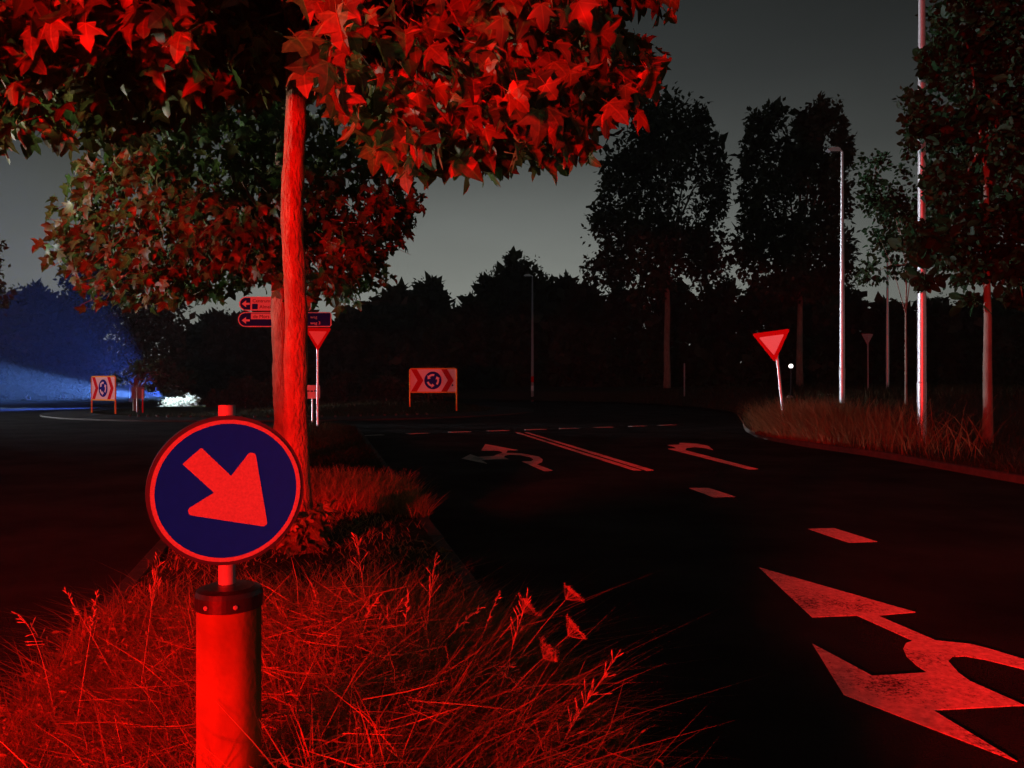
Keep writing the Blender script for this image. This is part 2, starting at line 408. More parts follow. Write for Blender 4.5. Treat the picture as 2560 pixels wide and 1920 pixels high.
def grid_strip(fl, fr, fz, ys, nx):
    v = []; f = []
    for y in ys:
        l, r = fl(y), fr(y)
        for i in range(nx + 1):
            x = l + (r - l) * i / nx; v.append((x, y, fz(x, y)))
    for j in range(len(ys) - 1):
        for i in range(nx):
            a = j * (nx + 1) + i; f.append((a, a + 1, a + nx + 2, a + nx + 1))
    return v, f
KW = .12
ys = list(np.linspace(MED_Y0, MED_Y1, 130))
v, f = grid_strip(lambda y: med_l(y) + KW, lambda y: max(med_r(y) - KW, med_l(y) + KW + .02), med_z, ys, 14)
median = tag(link('median_verge', mk(v, f), M['soil'], smooth=True), kind='structure')
ys = list(np.linspace(-2, 90, 150))
v, f = grid_strip(lambda y: rv_edge(y) + KW, lambda y: rv_edge(y) + KW + 45, rv_z, ys, 60)
rverge = tag(link('roadside_verge', mk(v, f), M['soil'], smooth=True), kind='structure')
# central island with apron
g = MB(); v = [(RCX, RCY, isl_z(RCX, RCY))]; f = []
nr, na = 12, 72
for k in range(1, nr + 1):
    for j in range(na):
        r = RIN * k / nr; x = RCX + r * math.cos(2 * math.pi * j / na); y = RCY + r * math.sin(2 * math.pi * j / na)
        v.append((x, y, isl_z(x, y)))
for j in range(na): f.append((0, 1 + j, 1 + (j + 1) % na))
for k in range(nr - 1):
    for j in range(na):
        a = 1 + k * na + j; b = 1 + k * na + (j + 1) % na; f.append((a, a + na, b + na, b))
island = tag(link('roundabout_island', mk(v, f), M['grassland'], smooth=True), kind='structure')
g = MB(); v = []; f = []
for r, z in ((RIN - .05, .105), (RIN + 2.1, .06), (RIN + 2.1, -.02)):
    for j in range(na): v.append((RCX + r * math.cos(2 * math.pi * j / na), RCY + r * math.sin(2 * math.pi * j / na), z))
for k in range(2):
    for j in range(na): f.append((k * na + j, (k + 1) * na + j, (k + 1) * na + (j + 1) % na, k * na + (j + 1) % na))
apron = tag(g.add(v, f).obj('apron', M['apron']), kind='structure')
# pale studs along the island edge
sm = None
for j in range(26):
    a = R(-118 + j * 2.9); x = RCX + (RIN + .25) * math.cos(a); y = RCY + (RIN + .25) * math.sin(a)
    if sm is None: sm = mk(*(lambda b: (b.v, b.f))(MB().lathe([(.06, 0), (.06, .05), (.045, .075)], 10)))
    link('edge_stud', sm, M['kerb'], apron, loc=(x, y, .100))

# kerbstones, each its own piece
def kerbs(edge, ys0, ys1, parent, side, fz):
    y = ys0
    while y < ys1:
        y2 = y + 1.0
        a = Vector((edge(y), y, 0)); b = Vector((edge(y2), y2, 0)); d = (b - a); L = d.length; d.normalize()
        h = .125 + random.uniform(-.006, .006)
        m = MB(); g0 = .006
        w0, w1 = (0, KW + .02) if side > 0 else (-KW - .02, 0)
        # bevelled profile across the kerb
        pr = [(w0, -.04), (w0 + (.0 if side < 0 else 0), h - .02), (w0 + .02, h), (w1 - .02, h), (w1, h - .02), (w1, -.04)]
        k = len(pr); nrm = Vector((d.y, -d.x, 0))
        vv = [(d * s + nrm * p[0] + Vector((0, 0, p[1]))) for s in (g0, L - g0) for p in pr]
        ff = [(i, (i + 1) % k, k + (i + 1) % k, k + i) for i in range(k)] + [tuple(range(k - 1, -1, -1)), tuple(range(k, 2 * k))]
        m.add(vv, ff); o = m.obj('kerbstone', M['kerb'], parent); o.location = a + Vector((0, 0, random.uniform(-.004, .004)))
        y = y2
kerbs(med_r, 1.0, 24.0, median, -1, med_z)
kerbs(med_l, 1.0, 24.0, median, +1, med_z)
kerbs(rv_edge, 6.0, 30.0, rverge, +1, rv_z)

# ------------------------------------------------------------------ painted markings
def marking(name, poly, label, cat, group=None):
    # real thickness of a few millimetres
    n = len(poly); mb = MB(); mb.sheet(poly, .006)
    ar = sum(poly[i][0] * poly[(i + 1) % n][1] - poly[(i + 1) % n][0] * poly[i][1] for i in range(n))
    b = len(mb.v); mb.v += [(p[0], p[1], .0005) for p in poly]
    for i in range(n):
        j = (i + 1) % n; q = (i, i + b, j + b, j); mb.f.append(q if ar > 0 else q[::-1])
    return tag(mb.obj(name, M['marking']), label, cat, group)
marking('road_arrow', [(2.016, 6.273), (1.927, 4.94), (2.23, 4.975), (2.339, 4.487), (2.273, 4.439), (2.212, 4.349), (2.17, 4.233), (2.153, 4.098), (2.155, 3.99), (1.847, 3.943), (1.731, 4.431), (1.599, 3.708), (2.002, 3.049), (1.93, 3.531), (2.385, 3.584), (2.306, 3.874), (2.312, 3.983), (2.356, 4.158), (2.417, 4.225), (2.493, 4.233), (2.579, 4.17), (2.677, 4.051), (2.735, 3.93), (2.75, 3.75), (2.70, 3.45), (2.62, 3.2), (2.62, 2.3), (2.78, 2.3), (2.78, 3.1), (2.87, 3.4), (2.91, 3.75), (2.87, 3.98), (2.783, 4.183), (2.70, 4.34), (2.636, 4.43), (2.472, 4.487), (2.361, 4.975), (2.646, 5.046)],
        'large white roundabout lane arrow painted on the asphalt nearest the camera', 'road marking')
marking('road_arrow', [(-0.666, 19.194), (0.139, 17.394), (-0.09, 17.356), (-0.134, 16.737), (0.179, 16.598), (0.418, 16.161), (0.558, 15.84), (0.609, 15.235), (0.576, 14.756), (0.457, 14.332), (0.708, 13.326), (0.559, 13.194), (0.189, 14.894), (0.371, 14.894), (0.43, 15.293), (0.377, 15.746), (0.175, 16.194), (-0.039, 16.326), (-0.144, 16.063), (-0.17, 15.746), (-0.065, 15.323), (-0.31, 15.323), (-0.607, 15.177), (-0.47, 14.488), (-1.009, 15.441), (-0.886, 16.393), (-0.69, 15.777), (-0.369, 15.999), (-0.33, 16.326), (-0.226, 16.598), (-0.215, 16.951), (-0.318, 17.319), (-0.692, 17.319)],
        'forked white roundabout arrow painted left of the double line', 'road marking')
marking('road_arrow', [(3.806, 18.876), (4.137, 19.011), (4.27, 19.618), (4.632, 19.286), (4.75, 18.611), (4.564, 17.47), (4.485, 18.105), (4.32, 18.27), (4.082, 17.982), (3.916, 17.394), (4.338, 13.553), (4.151, 13.484), (3.602, 17.782), (3.82, 17.861), (3.863, 18.355)],
        'slim white hooked lane arrow painted right of the double line', 'road marking')
marking('lane_line', [(0.393, 23.778), (0.494, 23.778), (2.466, 13.348), (2.321, 13.298)], 'right-hand stripe of the double white lane line', 'road marking', 'double lane line')
marking('lane_line', [(0.106, 23.778), (0.217, 23.778), (2.24, 13.348), (2.104, 13.348)], 'left-hand stripe of the double white lane line', 'road marking', 'double lane line')
marking('lane_dash', [(2.547, 11.058), (2.832, 11.076), (2.966, 10.229), (2.665, 10.17)], 'white lane dash nearest the end of the double line', 'road marking', 'lane dashes')
marking('lane_dash', [(3.058, 7.947), (3.342, 7.983), (3.469, 7.308), (3.179, 7.263)], 'white lane dash just beyond the tip of the largest arrow', 'road marking', 'lane dashes')
yd = [(-4.1, 22.5), (-2.845, 23.309), (-1.641, 24.05), (-0.454, 24.689), (0.766, 25.306), (1.939, 25.954), (3.173, 26.637), (4.474, 27.356), (5.65, 28.1)]
for i, (x, y) in enumerate(yd):
    a = Vector(yd[min(i + 1, len(yd) - 1)]) - Vector(yd[max(i - 1, 0)]); a.normalize(); b = Vector((-a.y, a.x))
    p = Vector((x, y)); hl, hw = .34, .15
    marking('give_way_dash', [tuple(p + a * s * hl + b * t * hw) for s, t in ((-1, -1), (1, -1), (1, 1), (-1, 1))],
            ['leftmost', 'second', 'third', 'fourth', 'fifth', 'sixth', 'seventh', 'eighth', 'rightmost'][i] + (' short dash' if i in (0, 8) else ' short dash from the left') + ' in the faint row where the road meets the roundabout', 'road marking', 'give-way line dashes')

# ================================================================== the bollard with the keep-right disc
BX, BY = -.735, 2.0
bol = tag(empty('traffic_bollard', (BX, BY, .16)), 'yellow plastic bollard with black cap carrying a round blue arrow sign', 'bollard')
z0 = -.05; zt = .768
prof = []
nside = 12
v = []; f = []
for z, s in ((z0, 1), (zt, 1)):
    for j in range(64):
        t = 2 * math.pi * j / 64
        r = .0805 * (1 + .012 * math.cos(8 * t + .6))
        v.append((r * math.cos(t) * s, r * math.sin(t) * s, z))
f = [(j, (j + 1) % 64, 64 + (j + 1) % 64, 64 + j) for j in range(64)] + [tuple(range(63, -1, -1)), tuple(range(64, 128))]
link('body', mk(v, f), M['yellow'], bol, smooth=True)
MB().lathe([(.078, zt - .006), (.0835, zt - .004), (.0845, zt + .030), (.080, zt + .042), (.062, zt + .048), (.03, zt + .05)], 48).obj('cap', M['black'], bol, smooth=False)
for a in (-60, 40, 160, 250):
    q = MB().lathe([(.0, 0), (.006, 0), (.006, .003), (.003, .0045)], 8)
    o = q.obj('screw', M['greypost'], bol); o.location = (.0845 * math.cos(R(a)), .0845 * math.sin(R(a)), zt + .012); o.rotation_euler = (0, R(90), R(a))
MB().tube([(-.012, .016, zt + .04), (-.012, .016, 1.285)], .0215, 24).obj('post', M['greypost'], bol, smooth=False)
# disc, facing the road a little to the right
DR = .181
disc = link('sign_disc', mk(*(lambda b: (b.v, b.f))(MB().prism(circ(DR + .0095, 72), 0, .034))), M['rim'], bol)
disc.location = (.010, -.035, 1.068); disc.rotation_euler = (0, 0, R(27))
ring = MB()
def annulus(mb, r0, r1, y, y2, n=72):
    v = []; f = []
    for r, yy in ((r0, y), (r1, y), (r1, y2), (r0, y2)):
        for j in range(n): v.append((r * math.cos(2 * math.pi * j / n), yy, r * math.sin(2 * math.pi * j / n)))
    for k in range(4):
        for j in range(n):
            a = k * n + j; b = k * n + (j + 1) % n; c = ((k + 1) % 4) * n + (j + 1) % n; d = ((k + 1) % 4) * n + j
            f.append((a, b, c, d))
    mb.add(v, f); return mb
annulus(ring, DR * .944, DR, -.0035, .001).obj('white_border', M['w_near'], disc)
MB().prism(circ(DR * .943, 72), -.002, .001).obj('blue_field', M['b_near'], disc)
ap = [(605, 455), (450, 592), (710, 856), (432, 1022), (1180, 1200), (1058, 458), (857, 716)]
ap = [((x - 832) / 643 * DR, -(y - 846) / 633 * DR) for x, y in ap]
ap = round_poly(ap, [.002, .002, .0, .011, .010, .011, .0])
MB().prism(ap, -.0042, .0005).obj('arrow', M['w_near'], disc)
MB().box(-.03, .03, .034, .052, -.05, .05).obj('clamp', M['greypost'], disc)

# ================================================================== give-way signs
def tri_pts(side, r):
    h = side * math.sqrt(3) / 2
    return round_poly([(-side / 2, h), (0, 0), (side / 2, h)], r)
def give_way(loc, zt, side, rz, label, lean=0, back=False, post_r=.038, skew=0):
    e = tag(empty('give_way_sign', loc, rz), label, 'road sign')
    h = side * math.sqrt(3) / 2; zb = zt - h
    MB().tube([(0, .03, -.3), (lean * .5, .03, zb * .6), (lean, .03, zt - .08)], post_r, 14).obj('post', M['greypost'] if back else M['galv'], e, smooth=False)
    pl = MB().prism(tri_pts(side, side * .04), -.02, -.004).obj('panel', M['r'] if not back else M['r'], e)
    pl.location = (lean, 0, zb); pl.rotation_euler = (0, R(skew), 0)
    inn = [(x * .66, (z - h * .667) * .62 + h * .645) for x, z in tri_pts(side, side * .03)]
    w = MB().prism(inn, -.024, -.019).obj('white_field', M['w'], pl)
    bk = MB().prism([(x * .99, z * .99) for x, z in tri_pts(side, side * .04)], -.0035, .004).obj('back_plate', M['greypost'], pl)
    MB().box(-.06, .06, .004, .03, h * .35, h * .39).box(-.06, .06, .004, .03, h * .75, h * .79).obj('bracket', M['galv'], pl)
    return e
give_way((-6.06, 24.0, .12), 3.13, .84, R(14), 'red and white give-way triangle on the median between the tree trunk and the chevron sign')
give_way((7.30, 20.5, .3), 2.62, .98, R(-17), 'tilted red and white give-way triangle above the red-lit tall grass', lean=-.28, skew=-7)
give_way((20.9, 45.2, .95), 3.5, .78, R(190), 'small grey give-way triangle seen from behind, far right between two poles', back=True, lean=.02)

# ================================================================== roundabout chevron signs
def chev_sign(loc, rz, wd, ht, zb, label):
    e = tag(empty('roundabout_sign', loc, rz), label, 'road sign')
    r = .035; hw = wd / 2
    fr = MB(); rr = .09
    top = [(-hw, 0, -.25), (-hw, 0, zb + ht - rr)] + [(-hw + rr - rr * math.cos(R(a)), 0, zb + ht - rr + rr * math.sin(R(a))) for a in (30, 60, 90)] \
        + [(hw - rr + rr * math.sin(R(a)), 0, zb + ht - rr + rr * math.cos(R(a))) for a in (0, 30, 60)] + [(hw, 0, zb + ht - rr), (hw, 0, -.25)]
    fr.tube(top, r, 10); fr.tube([(-hw, 0, zb), (hw, 0, zb)], r, 10)
    fr.obj('frame', M['y'], e, smooth=False)
    pw = hw - r * .9; ph0 = zb + r * .9; ph1 = zb + ht - r * .9; zc = (ph0 + ph1) / 2; hh = (ph1 - ph0) / 2
    p = MB().box(-pw, pw, -.012, .012, ph0, ph1).obj('panel', M['w'], e)
    for x0 in (-pw * .97, pw * .36):
        t = pw * .26; d = pw * .29
        MB().prism([(x0, zc + hh), (x0 + d, zc), (x0, zc - hh), (x0 + t, zc - hh), (x0 + t + d, zc), (x0 + t, zc + hh)], -.0165, -.012).obj('chevron', M['r'], p)
    ed = .355 * 1.0
    R0 = hh * .80
    dk = MB().prism(circ(R0, 40, 0, zc), -.021, -.0118).obj('blue_disc', M['b'], p)
    for k in range(3):
        a0 = R(75 + 120 * k)
        arc = []; r0, r1 = R0 * .50, R0 * .72
        mid = (r0 + r1) / 2
        A = [a0 + R(62) * i / 6 for i in range(7)]
        outer = [(r1 * math.cos(a), r1 * math.sin(a)) for a in A]; inner = [(r0 * math.cos(a), r0 * math.sin(a)) for a in A]
        ae = A[-1]; hd = [(R0 * .86 * math.cos(ae), R0 * .86 * math.sin(ae)), (mid * math.cos(ae + R(30)), mid * math.sin(ae + R(30))), (R0 * .34 * math.cos(ae), R0 * .34 * math.sin(ae))]
        poly = outer + hd + inner[::-1]
        MB().prism([(x, z + zc) for x, z in poly], -.0255, -.0205).obj('ring_arrow', M['w'], dk)
    return e
chev_sign((-3.86, 37.6, .44), R(-10), 2.36, 1.15, .66, 'amber framed red chevron sign with blue roundabout disc in the middle of the picture')
s2 = chev_sign((-19.65, 37.0, .12), R(-36), 2.28, 1.12, .62, 'red chevron roundabout sign seen at a slant before the blue light beam')
MB().prism(circ(.045, 14, .98, 1.0), -.018, -.012).obj('sticker', M['dark'], bpy.data.objects['roundabout_sign'])

# sign seen from behind, beside the headlight glow
e = tag(empty('road_sign', (-18.55, 38.2, .15)), 'dark back of a small square sign in front of the headlight glow', 'road sign')
MB().prism(round_poly([(-.34, .62), (.30, .62), (.30, 1.2), (-.34, 1.2)], .05), -.01, .012).obj('panel', M['greypost'], e)
MB().tube([(-.05, -.04, -.2), (-.05, -.04, 1.15)], .035, 12).obj('post', M['greypost'], e)
e = tag(empty('marker_post', (-18.05, 37.6, .13)), 'slim red and white marker post in front of the headlight glow', 'marker post')
MB().tube([(0, 0, -.2), (0, 0, .62)], .035, 12).obj('shaft', M['r'], e)
MB().tube([(0, 0, .62), (0, 0, 1.12)], .036, 12).obj('white_band', M['w'], e)

# ================================================================== direction signs behind the trees
dep = None
def text_mesh(body, size, font_ex=0.004):
    cu = bpy.data.curves.new('t', 'FONT'); cu.body = body; cu.size = size; cu.extrude = font_ex; cu.resolution_u = 2
    o = bpy.data.objects.new('t', cu); C.objects.link(o)
    bpy.context.view_layer.update()
    m = bpy.data.meshes.new_from_object(o.evaluated_get(bpy.context.evaluated_depsgraph_get()))
    bpy.data.objects.remove(o); bpy.data.curves.remove(cu)
    return m
def put_text(body, size, x, z, y, mat, parent):
    o = link('lettering', text_mesh(body, size), mat, parent); o.location = (x, y, z); o.rotation_euler = (R(90), 0, 0); return o
FX, FY = -8.05, 27.0
fp = tag(empty('direction_sign', (FX, FY, .12)), 'blue and pale direction boards with arrows pointing left, half hidden behind the trunks', 'road sign')
for px in (-.05, .72): MB().tube([(px, .07, -.3), (px, .07, 4.62)], .055, 12).obj('post', M['galv'], fp)
def board(x0, x1, z0, z1, name, mat, y=-.01):
    h = (z1 - z0) / 2; pts = [(x0 + h, z0), (x1 - .06, z0), (x1, z0 + .06), (x1, z1 - .06), (x1 - .06, z1), (x0 + h, z1)]
    pts += [(x0 + h - h * 1.0 * math.sin(R(a)), (z0 + z1) / 2 + h * math.cos(R(a))) for a in (20, 45, 70, 90, 110, 135, 160)]
    return MB().prism(pts, y - .02, y).obj(name, mat, fp)
up = board(-1.52, 1.0, 4.07 - .12, 4.56 - .12, 'board', M['w']); lo = board(-1.56, 1.72, 3.50 - .12, 4.02 - .12, 'board', M['w'])
def inset(x0, x1, z0, z1, mat, par, y):
    h = (z1 - z0) / 2; pts = [(x0 + h, z0), (x1, z0), (x1, z1), (x0 + h, z1)]
    pts += [(x0 + h - h * math.sin(R(a)), (z0 + z1) / 2 + h * math.cos(R(a))) for a in (20, 45, 70, 90, 110, 135, 160)]
    return MB().prism(pts, y - .004, y).obj('blue_field', mat, par)
inset(-1.48, -1.12, 3.985, 4.405, M['b'], up, -.03); inset(-1.52, 1.68, 3.415, 3.865, M['b'], lo, -.03)
MB().box(-1.10, .35, -.039, -.034, 3.65, 3.85).obj('white_strip', M['w'], lo)
for zc in (4.19, 3.61):
    MB().prism([(-1.42, zc), (-1.27, zc - .12), (-1.27, zc - .035), (-1.14, zc - .035), (-1.14, zc + .035), (-1.27, zc + .035), (-1.27, zc + .12)], -.041, -.0345).obj('arrow', M['w'], up if zc > 4 else lo)
put_text('Centrum', .17, -1.05, 4.24, -.036, M['dark'], up); put_text('Almelo', .17, -.80, 4.03, -.036, M['dark'], up)
MB().prism(round_poly([(-1.06, 4.0), (-.86, 4.0), (-.86, 4.19), (-1.06, 4.19)], .03), -.036, -.031).obj('symbol', M['b'], up)
put_text('de Mors', .17, -1.02, 3.69, -.043, M['dark'], lo); put_text('weg 3', .15, .98, 3.47, -.038, M['w'], lo); put_text('weg', .15, .98, 3.68, -.038, M['w'], lo)

# small pale board low behind the give-way post
e = tag(empty('notice_board', (-7.78, 30.0, .0)), 'small pale square board low behind the left give-way post', 'sign')
MB().prism(round_poly([(-.32, .93), (.30, .93), (.30, 1.46), (-.32, 1.46)], .05), -.03, -.012).obj('panel', M['w'], e)
MB().tube([(-.01, .02, -.2), (-.01, .02, 1.4)], .035, 10).obj('post', M['galv'], e)
for x0, x1, z0, z1 in ((-.24, -.10, 1.20, 1.25), (-.07, .04, 1.19, 1.25), (.07, .2, 1.2, 1.26)):
    MB().box(x0, x1, -.034, -.030, z0, z1).obj('lettering', M['dark'], e)

# ================================================================== lamp posts and poles
def lamp_post(loc, h, r0, r1, label, arm=None, head=.62, band=None, collar=True, metal='galv'):
    e = tag(empty('lamp_post', loc), label, 'lamp post')
    zs = [-.3, .0, h * .3, h * .6, h]; rs = [r0, r0, r0 * .86 + r1 * .14, (r0 + r1) / 2, r1]
    MB().tube([(0, 0, z) for z in zs], rs, 20, jit=0).obj('pole', M[metal], e, smooth=False)
    if collar:
        MB().lathe([(r0 * 1.0, .9), (r0 * 1.07, .92), (r0 * 1.07, 1.34), (r0 * .99, 1.36)], 20).obj('access_door', M['galv'], e)
    if band: MB().lathe([(r0 * .97 + .004, band), (r0 * .97 + .004, band + .5)], 20).obj('red_band', M['r'], e)
    if arm is not None:
        ax = arm
        MB().tube([(0, 0, h - .08), (0, 0, h + .04), (ax * .18, 0, h + .10), (ax * .35, 0, h + .10)], [r1, r1, r1 * .9, r1 * .8], 12).obj('bracket', M['galv'], e)
        s = 1 if ax > 0 else -1
        pr = [(0, -.04), (.10, -.07), (.45, -.075), (.62, -.02), (.60, .03), (.40, .11), (.12, .13), (0, .06)]
        pr = [(s * (abs(ax) * .3 + x * head / .62), h + .10 + z * head / .62) for x, z in pr]
        hd = MB().prism(pr if s > 0 else pr[::-1], -.13, .13).obj('lamp_head', M['galv'], e)
        q = [(s * (abs(ax) * .3 + x * head / .62), h + .10 + z * head / .62) for x, z in ((.12, -.095), (.44, -.10), (.44, -.07), (.12, -.064))]
        MB().prism(q if s > 0 else q[::-1], -.09, .09).obj('lens', M['black'], hd)
    return e
lamp_post((8.84, 16.6, rv_z(8.84, 16.6)), 11.2, .092, .062, 'tall bright metal lamp post rising out of the top of the picture at right', arm=-.8)
lamp_post((12.87, 30.0, rv_z(12.87, 30)), 9.75, .105, .045, 'slender lamp post with flat head glowing pink beside the second poplar', arm=-.35, head=.50)
lamp_post((1.75, 66, .0), 10.7, .13, .055, 'distant dim grey lamp post in front of the dark wood, right of the chevron sign', arm=-.5, head=.6, band=1.65, metal='greypost')
lamp_post((24.4, 50, rv_z(24.4, 50)), 9.2, .10, .05, 'thin dark lamp post far right behind the grey triangle', arm=-.4)
e = tag(empty('marker_post', (12.1, 54, .25)), 'thin dark marker post with white foot beside the grey poplar trunk', 'marker post')
MB().tube([(0, 0, .35), (0, 0, 2.7)], .055, 10).obj('shaft', M['greypost'], e)
MB().tube([(0, 0, -.3), (0, 0, .35)], .06, 10).obj('white_foot', M['w'], e)
# round white lamp right of the tilted triangle
LX, LY = 14.5, 40.0; LZ = rv_z(LX, LY)
e = tag(empty('globe_lamp', (LX, LY, LZ)), 'small round lamp shining white just right of the tilted give-way sign', 'lamp')
MB().tube([(0, 0, -.2), (0, 0, 2.43 - LZ - .08)], .03, 10).obj('post', M['black'], e)
MB().lathe([(.05, 2.43 - LZ - .12), (.06, 2.43 - LZ - .07)], 14).obj('socket', M['black'], e)
MB().lathe([(.11 * math.sin(R(a)) + .001, 2.43 - LZ - .11 * math.cos(R(a))) for a in range(0, 181, 20)], 18).obj('globe', M['lit'], e, smooth=True)
for i, (x, y, s) in enumerate(((14.3, 39.6, .16), (16.6, 41.5, .10), (17.0, 41.2, .12))):
    z = rv_z(x, y)
    v = []; 
    mb = MB().lathe([(.02, 0), (s, .02), (s * 1.05, s * .4), (s * .7, s * .75), (s * .2, s * .85)], 9)
    mb.v = [(a * random.uniform(.8, 1.2), b * random.uniform(.8, 1.2), c) for a, b, c in mb.v]
    o = mb.obj('boulder', M['stone'], None, loc=(x, y, z - .01))
    tag(o, ['pale stone lit by the round lamp', 'small pale stone in the grass between lamp and bright lamp post', 'larger pale stone in the grass near the bright lamp post'][i], 'stone')

# ================================================================== leaves
def leaf_variant(fold, droop, curl, seed):
    r = random.Random(seed)
    right = [(.17, -.09), (.39, -.05), (.29, .13), (.48, .20), (.67, .42), (.45, .42), (.25, .46), (.26, .64), (.12, .86)]
    right = [(x * r.uniform(.9, 1.1), y + r.uniform(-.02, .02)) for x, y in right]
    mid = [(0, 0), (0, .14), (0, .43), (0, .66), (0, 1)]
    V = []; 
    def P(x, y):
        rr = math.hypot(x, y - .25)
        z = abs(x) * math.tan(fold) - droop * y * y - curl * abs(x) ** 2 - .30 * max(0, rr - .25) ** 2 + (r.uniform(-.05, .05) if rr > .3 else 0)
        V.append((x, y, z)); return len(V) - 1
    mi = [P(*m) for m in mid]; F = []
    for s in (1, -1):
        q = [P(s * x, y) for x, y in right]
        fs = [(mi[0], q[0], q[1], q[2], mi[1]), (mi[1], q[2], q[3], q[4], q[5], mi[2]), (mi[2], q[5], q[6], q[7], mi[3]), (mi[3], q[7], q[8], mi[4])]
        F += fs if s > 0 else [t[::-1] for t in fs]
    a = P(-.012, -.45); b = P(.012, -.45); c = P(.012, 0); d = P(-.012, 0); F.append((a, b, c, d))
    return np.array(V), F
LV = [leaf_variant(R(a), d, c, i) for i, (a, d, c) in enumerate([(14, .16, .1), (26, .38, .3), (6, .24, .6), (-14, .40, .1), (40, .12, .6)])]
LM = []
for V, F in LV:
    LM.append(mk(V, F, 'leaf'))
LM_single = []
for V, F in LV:
    m = mk(V, F, 'leaf'); m.materials.append(M['leaf_o']); LM_single.append(m)
    a_ = m.attributes.new('leaf_xy', 'FLOAT2', 'POINT'); a_.data.foreach_set('vector', V[:, :2].astype(np.float32).ravel())

def frames(tip, nor):
    tip = tip / np.linalg.norm(tip, axis=1, keepdims=True)
    nor = nor - tip * (nor * tip).sum(1, keepdims=True); nor /= np.linalg.norm(nor, axis=1, keepdims=True) + 1e-9
    x = np.cross(tip, nor)
    return np.stack([x, tip, nor], axis=2)       # columns

def scatter(V, F, pos, fr, size):
    """copies of a small shape joined to one mesh"""
    k = len(pos); n = len(V)
    co = np.einsum('kij,vj->kvi', fr, V) * size[:, None, None] + pos[:, None, :]
    lp = np.concatenate([np.array(q) for q in F]); sz = np.array([len(q) for q in F])
    loops = (lp[None, :] + (np.arange(k) * n)[:, None]).ravel()
    return co.reshape(-1, 3), loops, np.tile(sz, k)

def merge(parts):
    vs = []; ls = []; ss = []; off = 0
    for v, l, s in parts:
        vs.append(v); ls.append(l + off); ss.append(s); off += len(v)
    return np.concatenate(vs), np.concatenate(ls), np.concatenate(ss)

